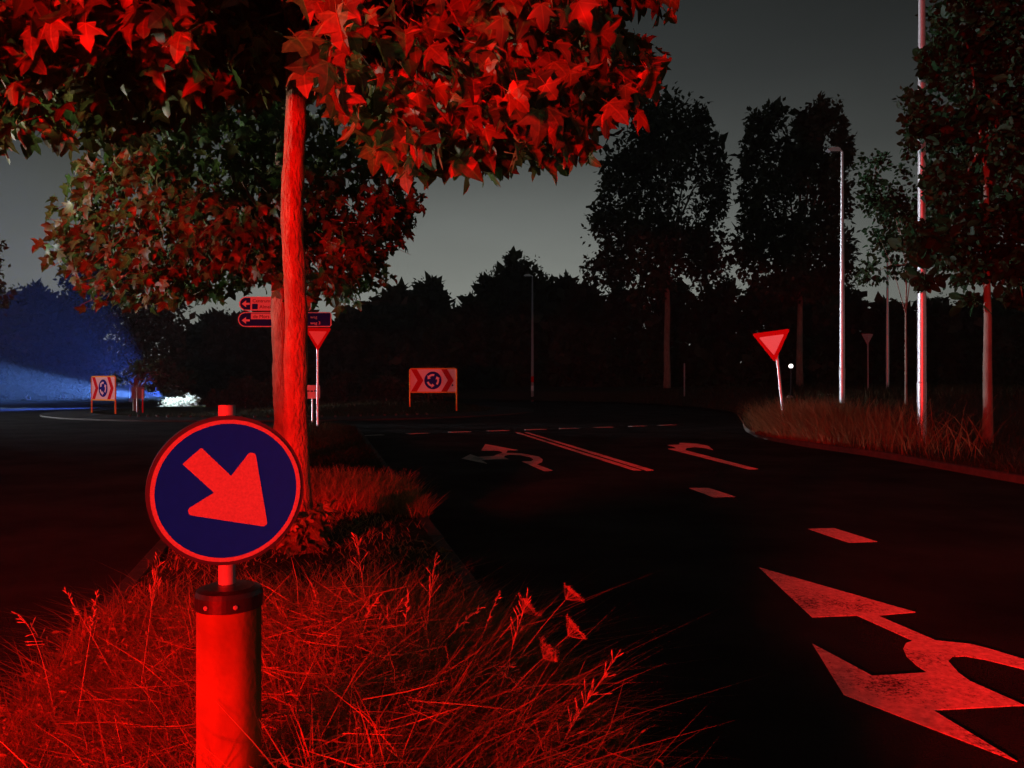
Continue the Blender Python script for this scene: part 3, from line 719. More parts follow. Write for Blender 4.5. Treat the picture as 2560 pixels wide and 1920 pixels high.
def maple(name, base, trunk_pts, trunk_rad, zlow, xr, yr, ztop, nclump, size, label, limbs, holes=(), per=(4, 8), nsingle=300, lm=('leaf', 'leaf_o'), twig_n=260, seed=1, fill=1.0, gaps=()):
    """street maple: trunk, limbs and a crown of lobed leaves on drooping twigs (coordinates relative to its base)"""
    rg = np.random.default_rng(seed); rd = random.Random(seed)
    root = tag(empty(name, base), label, 'tree')
    mb = MB(); kk = len(trunk_pts); fine_p = []; fine_r = []
    for i in range((kk - 1) * 4 + 1):
        t = i / 4; a = int(min(t, kk - 2)); u_ = t - a
        fine_p.append(Vector(trunk_pts[a]).lerp(Vector(trunk_pts[a + 1]), u_)); fine_r.append(trunk_rad[a] * (1 - u_) + trunk_rad[a + 1] * u_)
    mb.tube(fine_p, fine_r, 36)
    nv = []
    for v_ in mb.v:
        p = Vector(v_); k_ = min(len(fine_p) - 1, max(0, int((p.z - trunk_pts[0][2]) / .05))); ax = fine_p[k_]; rd_ = Vector((p.x - ax.x, p.y - ax.y, 0))
        q = Vector((p.x * 14, p.y * 14, p.z * 4.5)) + Vector((seed, 0, 0))
        am = .10 * noise.noise(q) + .09 * abs(noise.noise(q * 2.7)) + .14 * max(0, noise.noise(Vector((p.x * 5, p.y * 5, p.z * 2.2 + seed))) - .15)
        nv.append(tuple(p + rd_ * am))
    mb.v = nv
    mb.obj('trunk', M['bark'], root, smooth=True)
    lb = MB()
    tips = []
    for a, z0_, L, rise, r in limbs:
        a = R(a); p0 = Vector((0, 0, z0_)); pts = [p0]; d = Vector((math.cos(a), math.sin(a), rise)).normalized()
        # start on the trunk axis
        k0 = min(range(len(trunk_pts)), key=lambda i: abs(trunk_pts[i][2] - z0_)); pts[0] = Vector((trunk_pts[k0][0], trunk_pts[k0][1], z0_))
        for s in range(6):
            d = (d + Vector((rd.uniform(-.15, .15), rd.uniform(-.15, .15), -.03 + rd.uniform(-.08, .06)))).normalized()
            pts.append(pts[-1] + d * (L / 6))
        rs = [r * (1 - .85 * i / 6) for i in range(7)]
        lb.tube(pts, rs, 8, jit=.06); tips += pts[2:]
    lb.obj('limb', M['bark'], root, smooth=True)
    P = []; T = []; Nn = []; tw = MB(); ntw = 0
    c = np.array([(xr[0] + xr[1]) / 2, (yr[0] + yr[1]) / 2]); rad = np.array([(xr[1] - xr[0]) / 2, (yr[1] - yr[0]) / 2])
    made = 0
    while made < nclump:
        u = rg.uniform(-1, 1, 2)
        rr = math.hypot(*u)
        if rr > 1: continue
        xy = c + u * rad
        zl = zlow(xy[0], xy[1])
        # dome above
        zt_ = zl + (ztop - zl) * math.sqrt(max(0, 1 - rr ** 2)) ** .8 + .15
        q = rg.random() ** fill
        z = zl + q * max(.3, zt_ - zl)
        if any((xy[0] - h[0]) ** 2 / h[3] ** 2 + (xy[1] - h[1]) ** 2 / h[4] ** 2 + (z - h[2]) ** 2 / h[5] ** 2 < 1 for h in holes): continue
        made += 1
        out = np.array([u[0], u[1], .1]); out /= np.linalg.norm(out) + 1e-6
        k = rd.randint(*per); pc = np.array([xy[0], xy[1], z])
        tdir = out * .7 + np.array([0, 0, -.55]) + rg.normal(0, .3, 3); tdir /= np.linalg.norm(tdir)
        L = .5
        for i in range(k):
            t = i / max(1, k - 1)
            p = pc + tdir * (t - .6) * L + rg.normal(0, .09, 3)
            if p[2] < zlow(p[0], p[1]) - .12: continue
            if any(((p - np.array(h[:3])) / np.array(h[3:6])) @ ((p - np.array(h[:3])) / np.array(h[3:6])) < 1 for h in gaps): continue
            tip = np.array([0, 0, -1.0]) + out * .55 + rg.normal(0, .42, 3)
            nor = out * .6 + np.array([0, 0, .45]) + rg.normal(0, .75, 3)
            P.append(p); T.append(tip); Nn.append(nor)
        if ntw < twig_n and z < zl + .9:
            a0 = pc - tdir * L * .9 + np.array([0, 0, .12]); a1 = pc; a2 = pc + tdir * L * .5
            tw.tube([tuple(a0), tuple(a1), tuple(a2)], [.008, .006, .003], 4, cap=False); ntw += 1
    tw.obj('twigs', M['twig'], root)
    bpy.data.objects[root.children[-1].name]['kind'] = 'stuff'
    P = np.array(P); fr = frames(np.array(T), np.array(Nn)); sz = size * rg.uniform(.68, 1.2, len(P))
    # the leaves that show largest are parts of their own, the rest one mesh
    wpos = P + np.array(base)
    px = wpos[:, 0] / np.maximum(wpos[:, 1], .1); pz = (wpos[:, 2] - 1.5) / np.maximum(wpos[:, 1], .1)
    vis = (abs(px) < .68) & (abs(pz) < .52) & (wpos[:, 1] > .5)
    score = np.where(vis, sz / np.maximum(wpos[:, 1], .5) + 1, 0) + .02 * (-pz) * vis
    order = np.argsort(-score); single = order[:nsingle]; rest = order[nsingle:]
    var = rg.integers(0, len(LV), len(P))
    singles = LM_single
    if lm[1] != 'leaf_o':
        singles = []
        for m_ in LM_single: q_ = m_.copy(); q_.materials.clear(); q_.materials.append(M[lm[1]]); singles.append(q_)
    for i in single:
        o = bpy.data.objects.new('leaf', singles[var[i]]); C.objects.link(o); o.parent = root
        m = Matrix(np.vstack([np.hstack([fr[i] * sz[i], P[i][:, None]]), [0, 0, 0, 1]]).tolist()); o.matrix_local = m
    parts = []; xy = []
    for k, (V, F) in enumerate(LV):
        s = rest[var[rest] == k]
        if len(s): parts.append(scatter(V, F, P[s], fr[s], sz[s])); xy.append(np.tile(V[:, :2], (len(s), 1)))
    cm = mk_np(*merge(parts)); a_ = cm.attributes.new('leaf_xy', 'FLOAT2', 'POINT'); a_.data.foreach_set('vector', np.concatenate(xy).astype(np.float32).ravel())
    o = link('crown', cm, M[lm[0]], root); o['kind'] = 'stuff'
    return root

def interp(tab):
    xs = [a for a, b in tab]; zs = [b for a, b in tab]
    return lambda x: float(np.interp(x, xs, zs))

# ---- first maple, close by
B1 = (-1.70, 6.1, .16)
zl1 = interp([(-4.6, 3.4), (-3.7, 3.12), (-3.2, 3.4), (-2.6, 3.5), (-2.0, 3.68), (-1.55, 3.6), (-1.2, 3.25), (-.8, 3.05), (-.3, 2.96), (.0, 2.98), (.3, 3.05), (.7, 3.3), (1.2, 3.75), (1.6, 4.3)])
t1 = []; r1 = []
for i in range(34):
    z = -.1 + i * .2
    t1.append((.008 * math.sin(z * 1.7) - .002 * z - .012 + .010 * math.sin(z * 4.1), .02 * math.cos(z * 1.3), z)); 
    r1.append((.094 + .055 * math.exp(-max(0, z) * 5) - .0045 * z) * (1 + .05 * math.sin(z * 7.3) * math.sin(z * 2.9)))
limbs1 = [(a, z, L, rise, .045) for a, z, L, rise in ((10, 3.9, 2.9, .05), (-30, 4.2, 2.6, .1), (60, 4.1, 2.3, .25), (170, 4.0, 2.8, .1), (215, 4.3, 2.7, .15), (-90, 4.2, 2.2, .1), (120, 4.5, 2.3, .4), (-55, 4.7, 2.4, .4), (20, 5.0, 2.2, .6), (250, 5.0, 2.0, .6), (100, 5.3, 1.8, .8))]
tree1 = maple('maple_tree', B1, t1, r1,
      lambda x, y: zl1(x + B1[0]) - B1[2] + .36 * max(0, y + .9) - .08 * max(0, -y - .9), (-3.1, 2.8), (-2.2, 2.4), 7.2, 1800, .175,
      'nearest red-lit maple with a knobbly trunk and large leaves overhead', limbs1,
      holes=[(.75, -.6, 4.0, .45, 1.6, .5), (.22, -1.0, 3.1, .42, 1.6, .78), (-.9, -.9, 3.5, .35, .9, .3)], per=(5, 9), seed=3, fill=1.25, gaps=[(.22, -.85, 3.55, .30, 1.2, .85), (.30, -1.6, 3.0, .34, .9, .7), (.10, -.55, 4.05, .24, .7, .6), (1.12, -1.0, 3.75, .36, 1.1, .42), (-.9, -1.0, 3.5, .30, .8, .25), (-2.0, -.8, 3.35, .35, .8, .22)])
# ---- second maple, further down the median
B2 = (-3.62, 12.2, .17)
zl2 = interp([(-7.6, 4.8), (-7.1, 4.1), (-6.6, 3.35), (-5.9, 2.75), (-5.2, 2.7), (-4.7, 2.95), (-4.2, 3.2), (-3.7, 3.2), (-3.3, 2.9), (-2.95, 2.6), (-2.5, 2.9), (-2.1, 3.3), (-1.6, 4.1)])
t2 = []; r2 = []
for i in range(30):
    z = -.1 + i * .2
    t2.append((.025 * math.sin(z * 1.2 + 1) - .02, .02 * math.cos(z), z)); r2.append((.165 + .06 * math.exp(-max(0, z) * 4) - .008 * z) * (1 + .04 * math.sin(z * 6)))
limbs2 = [(a, z, L, rise, .06) for a, z, L, rise in ((0, 3.2, 1.9, .25), (40, 3.5, 2.0, .5), (180, 3.1, 3.2, .15), (200, 3.6, 3.1, .25), (-90, 3.4, 2.2, .3), (90, 3.4, 2.2, .4), (150, 4.0, 2.8, .5), (-40, 4.0, 2.0, .6), (240, 4.2, 2.4, .6))]
tree2 = maple('maple_tree', B2, t2, r2,
      lambda x, y: zl2(x + B2[0]) - B2[2] + .13 * y + .12, (-3.25, 2.0), (-2.2, 2.3), 6.6, 760, .175,
      'second maple behind the nearest trunk with a lower brown-green crown', limbs2, per=(5, 9), seed=5, fill=1.1, lm=('leaf2', 'leaf2_o'))
# sprouts with leaves at the foot of the first trunk
rg = np.random.default_rng(11)
sp = MB()
for i in range(16):
    a = rg.uniform(0, 2 * math.pi); L = rg.uniform(.12, .42); q = Vector((.10 * math.cos(a), .10 * math.sin(a), 0))
    e1 = q + Vector((.30 * math.cos(a) * L * 1.5, .28 * math.sin(a) * L * 1.5, L))
    sp.tube([q, (q + e1) / 2 + Vector((0, 0, .08)), e1], [.007, .005, .002], 5)
    for k in range(5):
        t = .35 + .65 * k / 4; p = q.lerp(e1, t)
        tip = Vector((math.cos(a) + rg.normal(0, .7), math.sin(a) + rg.normal(0, .7), rg.uniform(-.6, .3))).normalized()
        nor = np.array([rg.normal(0, .5), -.5 + rg.normal(0, .5), .9])
        fr = frames(np.array([tip]), nor[None])[0]
        o = bpy.data.objects.new('sucker_leaf', LM_single[k % 5]); C.objects.link(o); o.parent = tree1
        s = rg.uniform(.09, .14)
        o.matrix_local = Matrix(np.vstack([np.hstack([fr * s, np.array(p)[:, None]]), [0, 0, 0, 1]]).tolist())
sp.obj('sprouts', M['twig'], tree1)

# ================================================================== other trees: trunk, limbs, crown of many small leaves
QUAD = (np.array([(0, 0, 0), (.30, .42, .05), (0, 1, -.06), (-.30, .42, .05)]), [(0, 1, 2, 3)])
OVAL = (np.array([(0, 0, 0), (.24, .22, .04), (.30, .52, .03), (.16, .84, -.02), (0, 1, -.06), (-.16, .84, -.02), (-.30, .52, .03), (-.24, .22, .04)]),
        [(0, 1, 2, 3, 4), (0, 4, 5, 6, 7)])
def blob_tree(name, base, blobs, nleaf, lsize, label, trunk_r, trunk_h, mat, group=None, clump=.16, nc=26, leaf=QUAD, core=0, bark='bark_far', limb_n=7, seed=0, cat='tree', core_size=3.5):
    rg = np.random.default_rng(seed); rd = random.Random(seed)
    root = tag(empty(name, base), label, cat, group)
    mb = MB()
    pts = [(rd.uniform(-.04, .04) * i * trunk_r * 2, rd.uniform(-.04, .04) * i * trunk_r * 2, -.3 + (trunk_h + .3) * i / 8) for i in range(9)]
    mb.tube(pts, [trunk_r * (1.25 if i == 0 else 1.05 - .095 * i) for i in range(9)], 12, jit=.06)
    for i in range(limb_n):
        b = blobs[i % len(blobs)]; k = rd.randint(4, 8); p0 = Vector(pts[k])
        p1 = Vector((b[0] + rd.uniform(-.3, .3) * b[3], b[1] + rd.uniform(-.3, .3) * b[4], b[2] + rd.uniform(-.2, .5) * b[5]))
        mdl = (p0 + p1) / 2 + Vector((0, 0, .1 * (p1 - p0).length)); mb.tube([p0, mdl, p1], [trunk_r * .4, trunk_r * .25, trunk_r * .08], 6, cap=False)
    mb.obj('trunk', M[bark], root, smooth=True)
    vol = np.array([b[3] * b[4] * b[5] for b in blobs]) ** .72; vol /= vol.sum()
    P = []; O = []
    for b, w in zip(blobs, vol):
        k = max(3, int(nc * w * len(blobs) * .6 + 3)); n = int(nleaf * w)
        d = rg.normal(0, 1, (k, 3)); d /= np.linalg.norm(d, axis=1, keepdims=True)
        cc = d * (rg.random((k, 1)) ** .45) * .95
        idx = rg.integers(0, k, n)
        p = cc[idx] + rg.normal(0, clump, (n, 3)) * (1 + .0)
        O.append(p / (np.linalg.norm(p, axis=1, keepdims=True) + .01))
        P.append(p * np.array(b[3:6]) + np.array(b[0:3]))
    P = np.concatenate(P); O = np.concatenate(O)
    ok = P[:, 2] > .05; P = P[ok]; O = O[ok]
    tip = O * .6 + rg.normal(0, .7, P.shape) + np.array([0, 0, -.25]); nor = O * .5 + rg.normal(0, .8, P.shape)
    parts = [scatter(leaf[0], leaf[1], P, frames(tip, nor), lsize * rg.uniform(.6, 1.3, len(P)))]
    if core:
        Q = []
        for b, w in zip(blobs, vol):
            n = int(core * w) + 4; d = rg.normal(0, 1, (n, 3)); d /= np.linalg.norm(d, axis=1, keepdims=True)
            Q.append(d * rg.random((n, 1)) ** .5 * .78 * np.array(b[3:6]) + np.array(b[0:3]))
        Q = np.concatenate(Q); Q = Q[Q[:, 2] > .1]
        parts.append(scatter(leaf[0], leaf[1], Q, frames(rg.normal(0, 1, Q.shape), rg.normal(0, 1, Q.shape)), lsize * core_size * rg.uniform(.7, 1.2, len(Q))))
    o = link('crown', mk_np(*merge(parts)), mat, root); o['kind'] = 'stuff'
    return root

def bl(base, Y, lst, depth=.8):
    """crown lobes given as (x, z, rx, rz) in metres from the foot"""
    return [(x, 0 if len(q) == 0 else q[0], z, rx, rx * depth + .3, rz) for x, z, rx, rz, *q in lst]

# tall poplars right of centre
s = .0391; px = lambda x, y, rx, ry, cx, Y, gz: ((x - cx) / 1662 * Y, (829.5 - y) / 1662 * Y + 1.5 - gz, rx / 1662 * Y, ry / 1662 * Y)
P1 = (13.1, 65.0, .25)
blob_tree('poplar_tree', P1, bl(P1, 65, [px(a, b, c, d, 1440, 65, .25) for a, b, c, d in
    ((1415, 245, 62, 62), (1350, 370, 70, 80), (1425, 340, 90, 120), (1500, 300, 48, 90), (1512, 250, 15, 38), (1556, 345, 20, 56), (1535, 410, 45, 80), (1300, 470, 42, 70), (1380, 500, 95, 90), (1480, 520, 90, 90), (1310, 570, 50, 55), (1400, 600, 85, 60), (1530, 570, 50, 70))]),
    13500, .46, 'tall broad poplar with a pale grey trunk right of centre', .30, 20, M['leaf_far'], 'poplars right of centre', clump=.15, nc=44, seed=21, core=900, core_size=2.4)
P2 = (22.45, 60.0, .95)
blob_tree('poplar_tree', P2, bl(P2, 60, [px(a, b, c, d, 1728, 60, .95) for a, b, c, d in
    ((1640, 290, 36, 62), (1672, 250, 24, 38), (1735, 262, 30, 44), (1763, 250, 28, 46), (1798, 268, 30, 52), (1818, 320, 26, 60), (1615, 350, 24, 60), (1640, 420, 50, 90), (1720, 350, 80, 90), (1790, 420, 55, 110), (1620, 530, 45, 80), (1700, 530, 90, 100), (1790, 570, 65, 90), (1700, 620, 80, 45))]),
    13500, .44, 'second tall poplar with rounded top plumes behind the pink lamp post', .26, 18, M['leaf_far'], 'poplars right of centre', clump=.15, nc=44, seed=22, core=900, core_size=2.4)

# big tree at the right edge, close
P3 = (10.75, 17.4, rv_z(10.75, 17.4))
blob_tree('alder_tree', P3, bl(P3, 17.4, [px(a, b, c, d, 2127, 17.4, P3[2]) for a, b, c, d in
    ((2150, 60, 130, 170), (2060, 60, 60, 150), (2120, 270, 120, 130), (2170, 420, 90, 110), (2060, 510, 90, 70), (2140, 570, 100, 60), (2200, 640, 30, 45), (2090, 650, 20, 28), (2250, 300, 120, 200), (2240, 550, 80, 100))], depth=.9) + [(x, -1.5, z, rx, rx, rz) for x, z, rx, rz in [px(a, b, c, d, 2229, 15.9, P3[2]) for a, b, c, d in ((2010, 270, 64, 95), (2040, 400, 66, 70), (1990, 525, 55, 55), (2000, 140, 30, 60), (2000, 600, 40, 26))]],
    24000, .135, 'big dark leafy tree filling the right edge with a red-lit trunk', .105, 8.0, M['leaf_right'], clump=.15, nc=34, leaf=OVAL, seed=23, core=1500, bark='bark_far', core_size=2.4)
P4 = (14.6, 28.5, rv_z(14.6, 28.5))
blob_tree('alder_tree', P4, bl(P4, 28.5, [px(a, b, c, d, 1957, 28.5, P4[2]) for a, b, c, d in
    ((1880, 370, 30, 38), (1905, 430, 45, 45), (1950, 470, 55, 60), (1985, 400, 50, 60), (1900, 520, 40, 30), (1960, 570, 55, 40), (1890, 585, 30, 28), (2030, 500, 60, 90))]),
    4200, .20, 'loose brownish small tree between the pink lamp post and the bright one', .05, 7.0, M['leaf_right'], clump=.20, nc=22, leaf=OVAL, seed=24)

# tree on the island beside the headlight glow
P5 = (-31.6, 64, -.05)
blob_tree('roundabout_tree', P5, bl(P5, 64, [px(a, b, c, d, 285, 64, -.05) for a, b, c, d in
    ((285, 640, 115, 80), (180, 610, 50, 50), (230, 590, 60, 50), (330, 600, 80, 60), (200, 680, 50, 45), (290, 730, 95, 75), (375, 690, 45, 70), (150, 590, 22, 26), (330, 800, 80, 40), (240, 790, 60, 40))]),
    11000, .42, 'broad dark tree rising above the blue headlight beam at left', .24, 9.0, M['leaf_far'], clump=.18, nc=28, seed=25, leaf=QUAD, core=520, core_size=2.2)
P5 = (-19.55, 40.0, .2)
blob_tree('young_tree', P5, bl(P5, 40.0, [px(a, b, c, d, 295, 40.0, .2) for a, b, c, d in
    ((335, 795, 42, 26), (372, 812, 34, 18), (395, 835, 22, 12), (345, 835, 26, 12), (300, 790, 26, 20), (262, 815, 16, 14))]),
    1500, .17, 'small low-branched tree standing dark before the headlight glow', .17, 1.8, M['leaf_far'], clump=.2, nc=24, seed=27, leaf=OVAL, limb_n=8)
P6 = (-20.6, 30, 0)
blob_tree('edge_tree', P6, bl(P6, 30, [(0, 5.5, .8, 1.0), (-.8, 6.3, 1.2, 1.2), (.25, 6.8, .45, .45), (.1, 4.9, .6, .45), (-1.7, 5.2, 1.3, 1.9)]),
    2200, .21, 'dark tree whose twigs reach in at the left edge of the picture', .16, 6, M['leaf_far'], clump=.2, nc=16, seed=26)

# the dark wood behind: each tree on its own
wood = [(-330, 74, 640, 90, 'dark tree of the wood beyond the left edge, furthest out'), (-180, 74, 630, 90, 'dark tree of the wood just beyond the left edge'), (-34, 72, 615, 85, 'leftmost dark tree of the wood in the blue haze'), (60, 75, 612, 75, 'dark tree with two tufts in the blue haze at left'), (140, 77, 640, 80, 'dark tree behind the roundabout tree in the blue haze'),
        (420, 80, 700, 60, 'low dark tree right of the roundabout tree'), (480, 82, 672, 55, 'dark tree in the haze left of the direction boards'), (555, 84, 660, 60, 'dark tree behind the direction boards'),
        (640, 82, 672, 60, 'dark tree behind the two maple trunks'), (715, 82, 690, 55, 'dark tree just right of the maple trunks'), (775, 80, 655, 58, 'dark tree with feathery left shoulder in the wood'),
        (845, 80, 612, 58, 'dark tree with a lobed top above the chevron sign'), (925, 78, 597, 58, 'dark tree with the twin peak above the chevron sign'), (1000, 82, 655, 50, 'low dark tree in the dip of the wood'),
        (1068, 82, 580, 60, 'dark tree left of the highest top in the wood'), (1130, 84, 540, 58, 'highest dark tree of the wood behind the distant lamp post'), (1215, 82, 588, 52, 'dark tree right of the highest top in the wood'),
        (1275, 82, 606, 52, 'dark tree at the left foot of the broad poplar'), (1355, 84, 606, 60, 'dark tree behind the broad poplar left of its trunk'), (1450, 86, 600, 60, 'dark tree straight behind the broad poplar trunk'),
        (1545, 84, 598, 62, 'dark tree between the two poplars'), (1640, 86, 606, 62, 'dark tree behind the tilted give-way sign'), (1740, 84, 602, 62, 'dark tree behind the second poplar trunk'),
        (1835, 86, 618, 60, 'dark tree behind the pink lamp post'), (1925, 84, 648, 60, 'dark tree behind the grey triangle'), (2015, 86, 640, 62, 'dark tree behind the bright lamp post'),
        (2110, 84, 635, 64, 'dark tree behind the trunk at the right edge'), (2205, 86, 620, 66, 'rightmost dark tree of the wood')]
for i, (xc, Y, top, hw, label) in enumerate(wood):
    rd = random.Random(100 + i); k = Y / 1662
    H = (829.5 - top) * k + 1.5; w = hw * k
    lst = [(0, H * .78, w * .75, H * .20), (rd.uniform(-.6, -.3) * w, H * .68, w * .7, H * .2), (rd.uniform(.3, .6) * w, H * .66, w * .7, H * .2),
           (rd.uniform(-.4, .4) * w, H * .88, w * .42, H * .12), (rd.uniform(-.6, .6) * w, H * .84, w * .40, H * .12), (-.3 * w, H * .40, w * .95, H * .26), (.3 * w, H * .38, w * .95, H * .26), (0, H * .16, w * 1.25, H * .17)]
    b0 = ((xc - 1106) * k, Y, -.05)
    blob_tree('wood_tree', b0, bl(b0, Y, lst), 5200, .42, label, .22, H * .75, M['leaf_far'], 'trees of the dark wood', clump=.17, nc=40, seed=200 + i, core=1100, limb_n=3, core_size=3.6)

# shrubs on and around the island
bushes = [(925, 43.5, 1.6, 1.35, 'rounded dark shrub behind the amber framed chevron sign'), (835, 44.5, 1.5, 1.1, 'dark shrub left of the amber framed chevron sign'), (745, 46, 1.5, 1.2, 'dark shrub on the island right of the give-way post'),
          (530, 45, 1.5, 1.3, 'dark shrub on the island above the round blue sign'), (600, 44, 1.5, 1.3, 'dark shrub on the island left of the maple trunks'), (475, 46.5, .9, .7, 'low dark shrub right of the headlight glow')]
for i, (xc, Y, w, h, label) in enumerate(bushes):
    x = (xc - 1106) / 1662 * Y; z = isl_z(x, Y) if math.hypot(x - RCX, Y - RCY) < RIN else .0
    b0 = (x, Y, z)
    blob_tree('shrub', b0, [(0, 0, h * .75, w * .8, w * .7, h * .6), (-w * .5, 0, h * .5, w * .6, w * .6, h * .5), (w * .5, .1, h * .5, w * .6, w * .6, h * .5), (0, -.2, h * 1.15, w * .45, w * .4, h * .35)],
              2200, .17, label, .05, h * .8, M['leaf_far'], 'shrubs on the island', clump=.18, nc=20, seed=300 + i, limb_n=5, cat='shrub', core=200, core_size=2)
for i, (x, y, w, h, label) in enumerate([(-21.75, 49.3, .62, .52, 'small shrub lit dazzling white by the hidden headlights'), (-20.75, 49.5, .5, .62, 'taller shrub at the right end of the headlight glow')]):
    blob_tree('lit_shrub', (x, y, 0), [(0, 0, h * .7, w, w * .8, h * .6), (-w * .6, 0, h * .45, w * .6, w * .6, h * .42), (w * .6, 0, h * .5, w * .6, w * .6, h * .5)], 1300, .13, label, .03, h * .7, M['pale'], None, clump=.2, nc=18, seed=330 + i, limb_n=4, cat='shrub', leaf=OVAL)

# ================================================================== grass
def blades(xs, ys, zf, hs, mat, name, lean, width, seed, parent=None, segs=3, bend=.5, bias=(0, 0)):
    rg = np.random.default_rng(seed); n = len(xs)
    zs = np.array([zf(x, y) for x, y in zip(xs, ys)]) - .01
    base = np.stack([xs, ys, zs], 1)
    az = rg.uniform(0, 2 * math.pi, n); ln = np.abs(rg.normal(0, lean, n))
    dirh = np.stack([np.cos(az), np.sin(az)], 1) + np.array(bias)
    side = np.stack([-np.sin(az + rg.normal(0, .9, n)), np.cos(az), np.zeros(n)], 1)
    V = np.zeros((n, 2 * segs + 1, 3), np.float32)
    bd = rg.uniform(.1, bend, n); wv = rg.uniform(.45, 1.0, n) + 1.2 * rg.random(n) ** 5
    for k in range(segs + 1):
        t = k / segs
        off = (ln * t + bd * t * t) * hs
        h = hs * t * (1 - .35 * bd * t)
        c = base + np.concatenate([dirh * off[:, None], h[:, None]], 1)
        w = width * wv * (1 - t) ** .7 if k < segs else 0
        if k < segs:
            V[:, 2 * k] = c - side * (w / 2)[:, None]; V[:, 2 * k + 1] = c + side * (w / 2)[:, None]
        else: V[:, 2 * segs] = c
    F = [(2 * k, 2 * k + 1, 2 * k + 3, 2 * k + 2) for k in range(segs - 1)] + [(2 * segs - 2, 2 * segs - 1, 2 * segs)]
    lp = np.concatenate([np.array(q) for q in F]); sz = np.array([len(q) for q in F])
    loops = (lp[None] + (np.arange(n) * (2 * segs + 1))[:, None]).ravel()
    return V.reshape(-1, 3), loops, np.tile(sz, n)

def med_sample(n, y0, y1, rg, edge=.1, over=0):
    y = rg.uniform(y0, y1, n); l = np.array([med_l(a) for a in y]) + edge; r = np.array([med_r(a) for a in y]) - edge + over
    u = rg.random(n); return l + (r - l) * u, y, u
def pclump(xs, ys, rg, k, s):
    """thin a set of points so that it gathers into tussocks"""
    c = rg.integers(0, len(xs), k); d = np.min((xs[:, None] - xs[c][None]) ** 2 + (ys[:, None] - ys[c][None]) ** 2, 1)
    return rg.random(len(xs)) < np.exp(-d / (2 * s * s)) * .95 + .05
rg = np.random.default_rng(41)
G = []
mz = lambda x, y: med_z(x, y)
# tall tangled grass near the bollard, right side of the strip
x, y, u = med_sample(36000, 1.35, 4.4, rg, over=.12)
keep = pclump(x, y, rg, 60, .20) & ((u > .36) | (rg.random(len(u)) < .35)); x, y, u = x[keep], y[keep], u[keep]
h = np.where((y < 2.3) & (x > -.35), .12, np.where((y < 2.7) & (x > -.25), .40, np.where(x > .1, .7, 1.0))) * rg.uniform(.18, .52, len(x)) * (.50 + .55 * np.exp(-((u - .60) / .25) ** 2)) * np.clip(1.12 - .25 * np.maximum(0, y - 2.7), .3, 1.2)
G.append(blades(x, y, mz, h, None, '', .9, .006, 42, bend=1.3, bias=(.0, .1)))
x, y, u = med_sample(14000, 1.9, 3.7, rg, over=.0); keep = (u > .30) & (u < .84) & pclump(x, y, rg, 22, .22); x, y = x[keep], y[keep]
G.append(blades(x, y, mz, rg.uniform(.20, .44, len(x)), None, '', .8, .0042, 48, bend=1.05, segs=5, bias=(-.08, .0)))
# short grass all over, left side leafy
x, y, u = med_sample(20000, 1.2, 4.6, rg); G.append(blades(x, y, mz, rg.uniform(.05, .22, len(x)) * (1 + .35 * (u < .4)), None, '', .9, .006, 43, bend=1.2))
# sparse between
x, y, u = med_sample(5200, 4.9, 8.0, rg); keep = pclump(x, y, rg, 40, .18); x, y = x[keep], y[keep]
G.append(blades(x, y, mz, rg.uniform(.03, .10, len(x)), None, '', .8, .010, 44, bend=.8))
# taller band further on
x, y, u = med_sample(11000, 7.9, 10.2, rg, over=.1); G.append(blades(x, y, mz, rg.uniform(.12, .34, len(x)), None, '', .5, .011, 45, bend=.6))
x, y, u = med_sample(11000, 10, 25.5, rg)
tag(link('far_median_grass', mk_np(*blades(x, y, mz, rg.uniform(.05, .16, len(x)), None, '', .55, .014, 46, bend=.6)), M['grass_far']), 'short grass on the far end of the median strip, darkened for the dim light', 'grass', kind='stuff')  # dimmer light at the far end put into a darker blade colour
tag(link('median_grass', mk_np(*merge(G)), M['grass']), 'dry red-lit grass growing on the median strip', 'grass', kind='stuff')
# broken straws lying across the tussocks
x, y, u = med_sample(16000, 1.7, 4.0, rg, over=-.05); keep = (u > .22) & pclump(x, y, rg, 60, .22); x, y, u = x[keep], y[keep], u[keep]
zz = np.array([med_z(a, b) for a, b in zip(x, y)]) + rg.uniform(.04, .36, len(x)) * (.45 + .55 * np.exp(-((u - .6) / .25) ** 2)) * np.clip(1.1 - .25 * np.maximum(0, y - 2.7), .25, 1)
zz = np.where((y < 2.4) & (x > -.3), zz * .4, zz)
P = np.stack([x, y, zz], 1); tip = rg.normal(0, 1, P.shape) * np.array([1, 1, .38]); nor = rg.normal(0, 1, P.shape)
tag(link('broken_straw', mk_np(*scatter(np.array([(-.006, 0, 0), (.006, 0, 0), (.005, .5, .04), (.0015, 1, -.04), (-.0015, 1, -.04), (-.005, .5, .04)]), [(0, 1, 2, 5), (5, 2, 3, 4)], P, frames(tip, nor), rg.uniform(.10, .34, len(P)))), M['grass']), 'loose dry straws tangled in the grass of the median strip', 'grass', kind='stuff')
# broad-leaved weeds between the grass
x, y, u = med_sample(30000, 1.25, 4.2, rg, over=.1)
keep = pclump(x, y, rg, 110, .15); x, y = x[keep], y[keep]
zz = np.array([med_z(a, b) for a, b in zip(x, y)]) + rg.uniform(.01, .24, len(x)) * rg.random(len(x))
P = np.stack([x, y, zz], 1); tip = rg.normal(0, 1, P.shape) * np.array([1, 1, .5]); nor = rg.normal(0, .9, P.shape) + np.array([0, -.2, .7])
tag(link('weeds', mk_np(*scatter(OVAL[0] * np.array([.6, 1, 1]), OVAL[1], P, frames(tip, nor), rg.uniform(.012, .038, len(P)))), M['weed']), 'low leafy weeds between the grass of the median strip', 'weeds', kind='stuff')
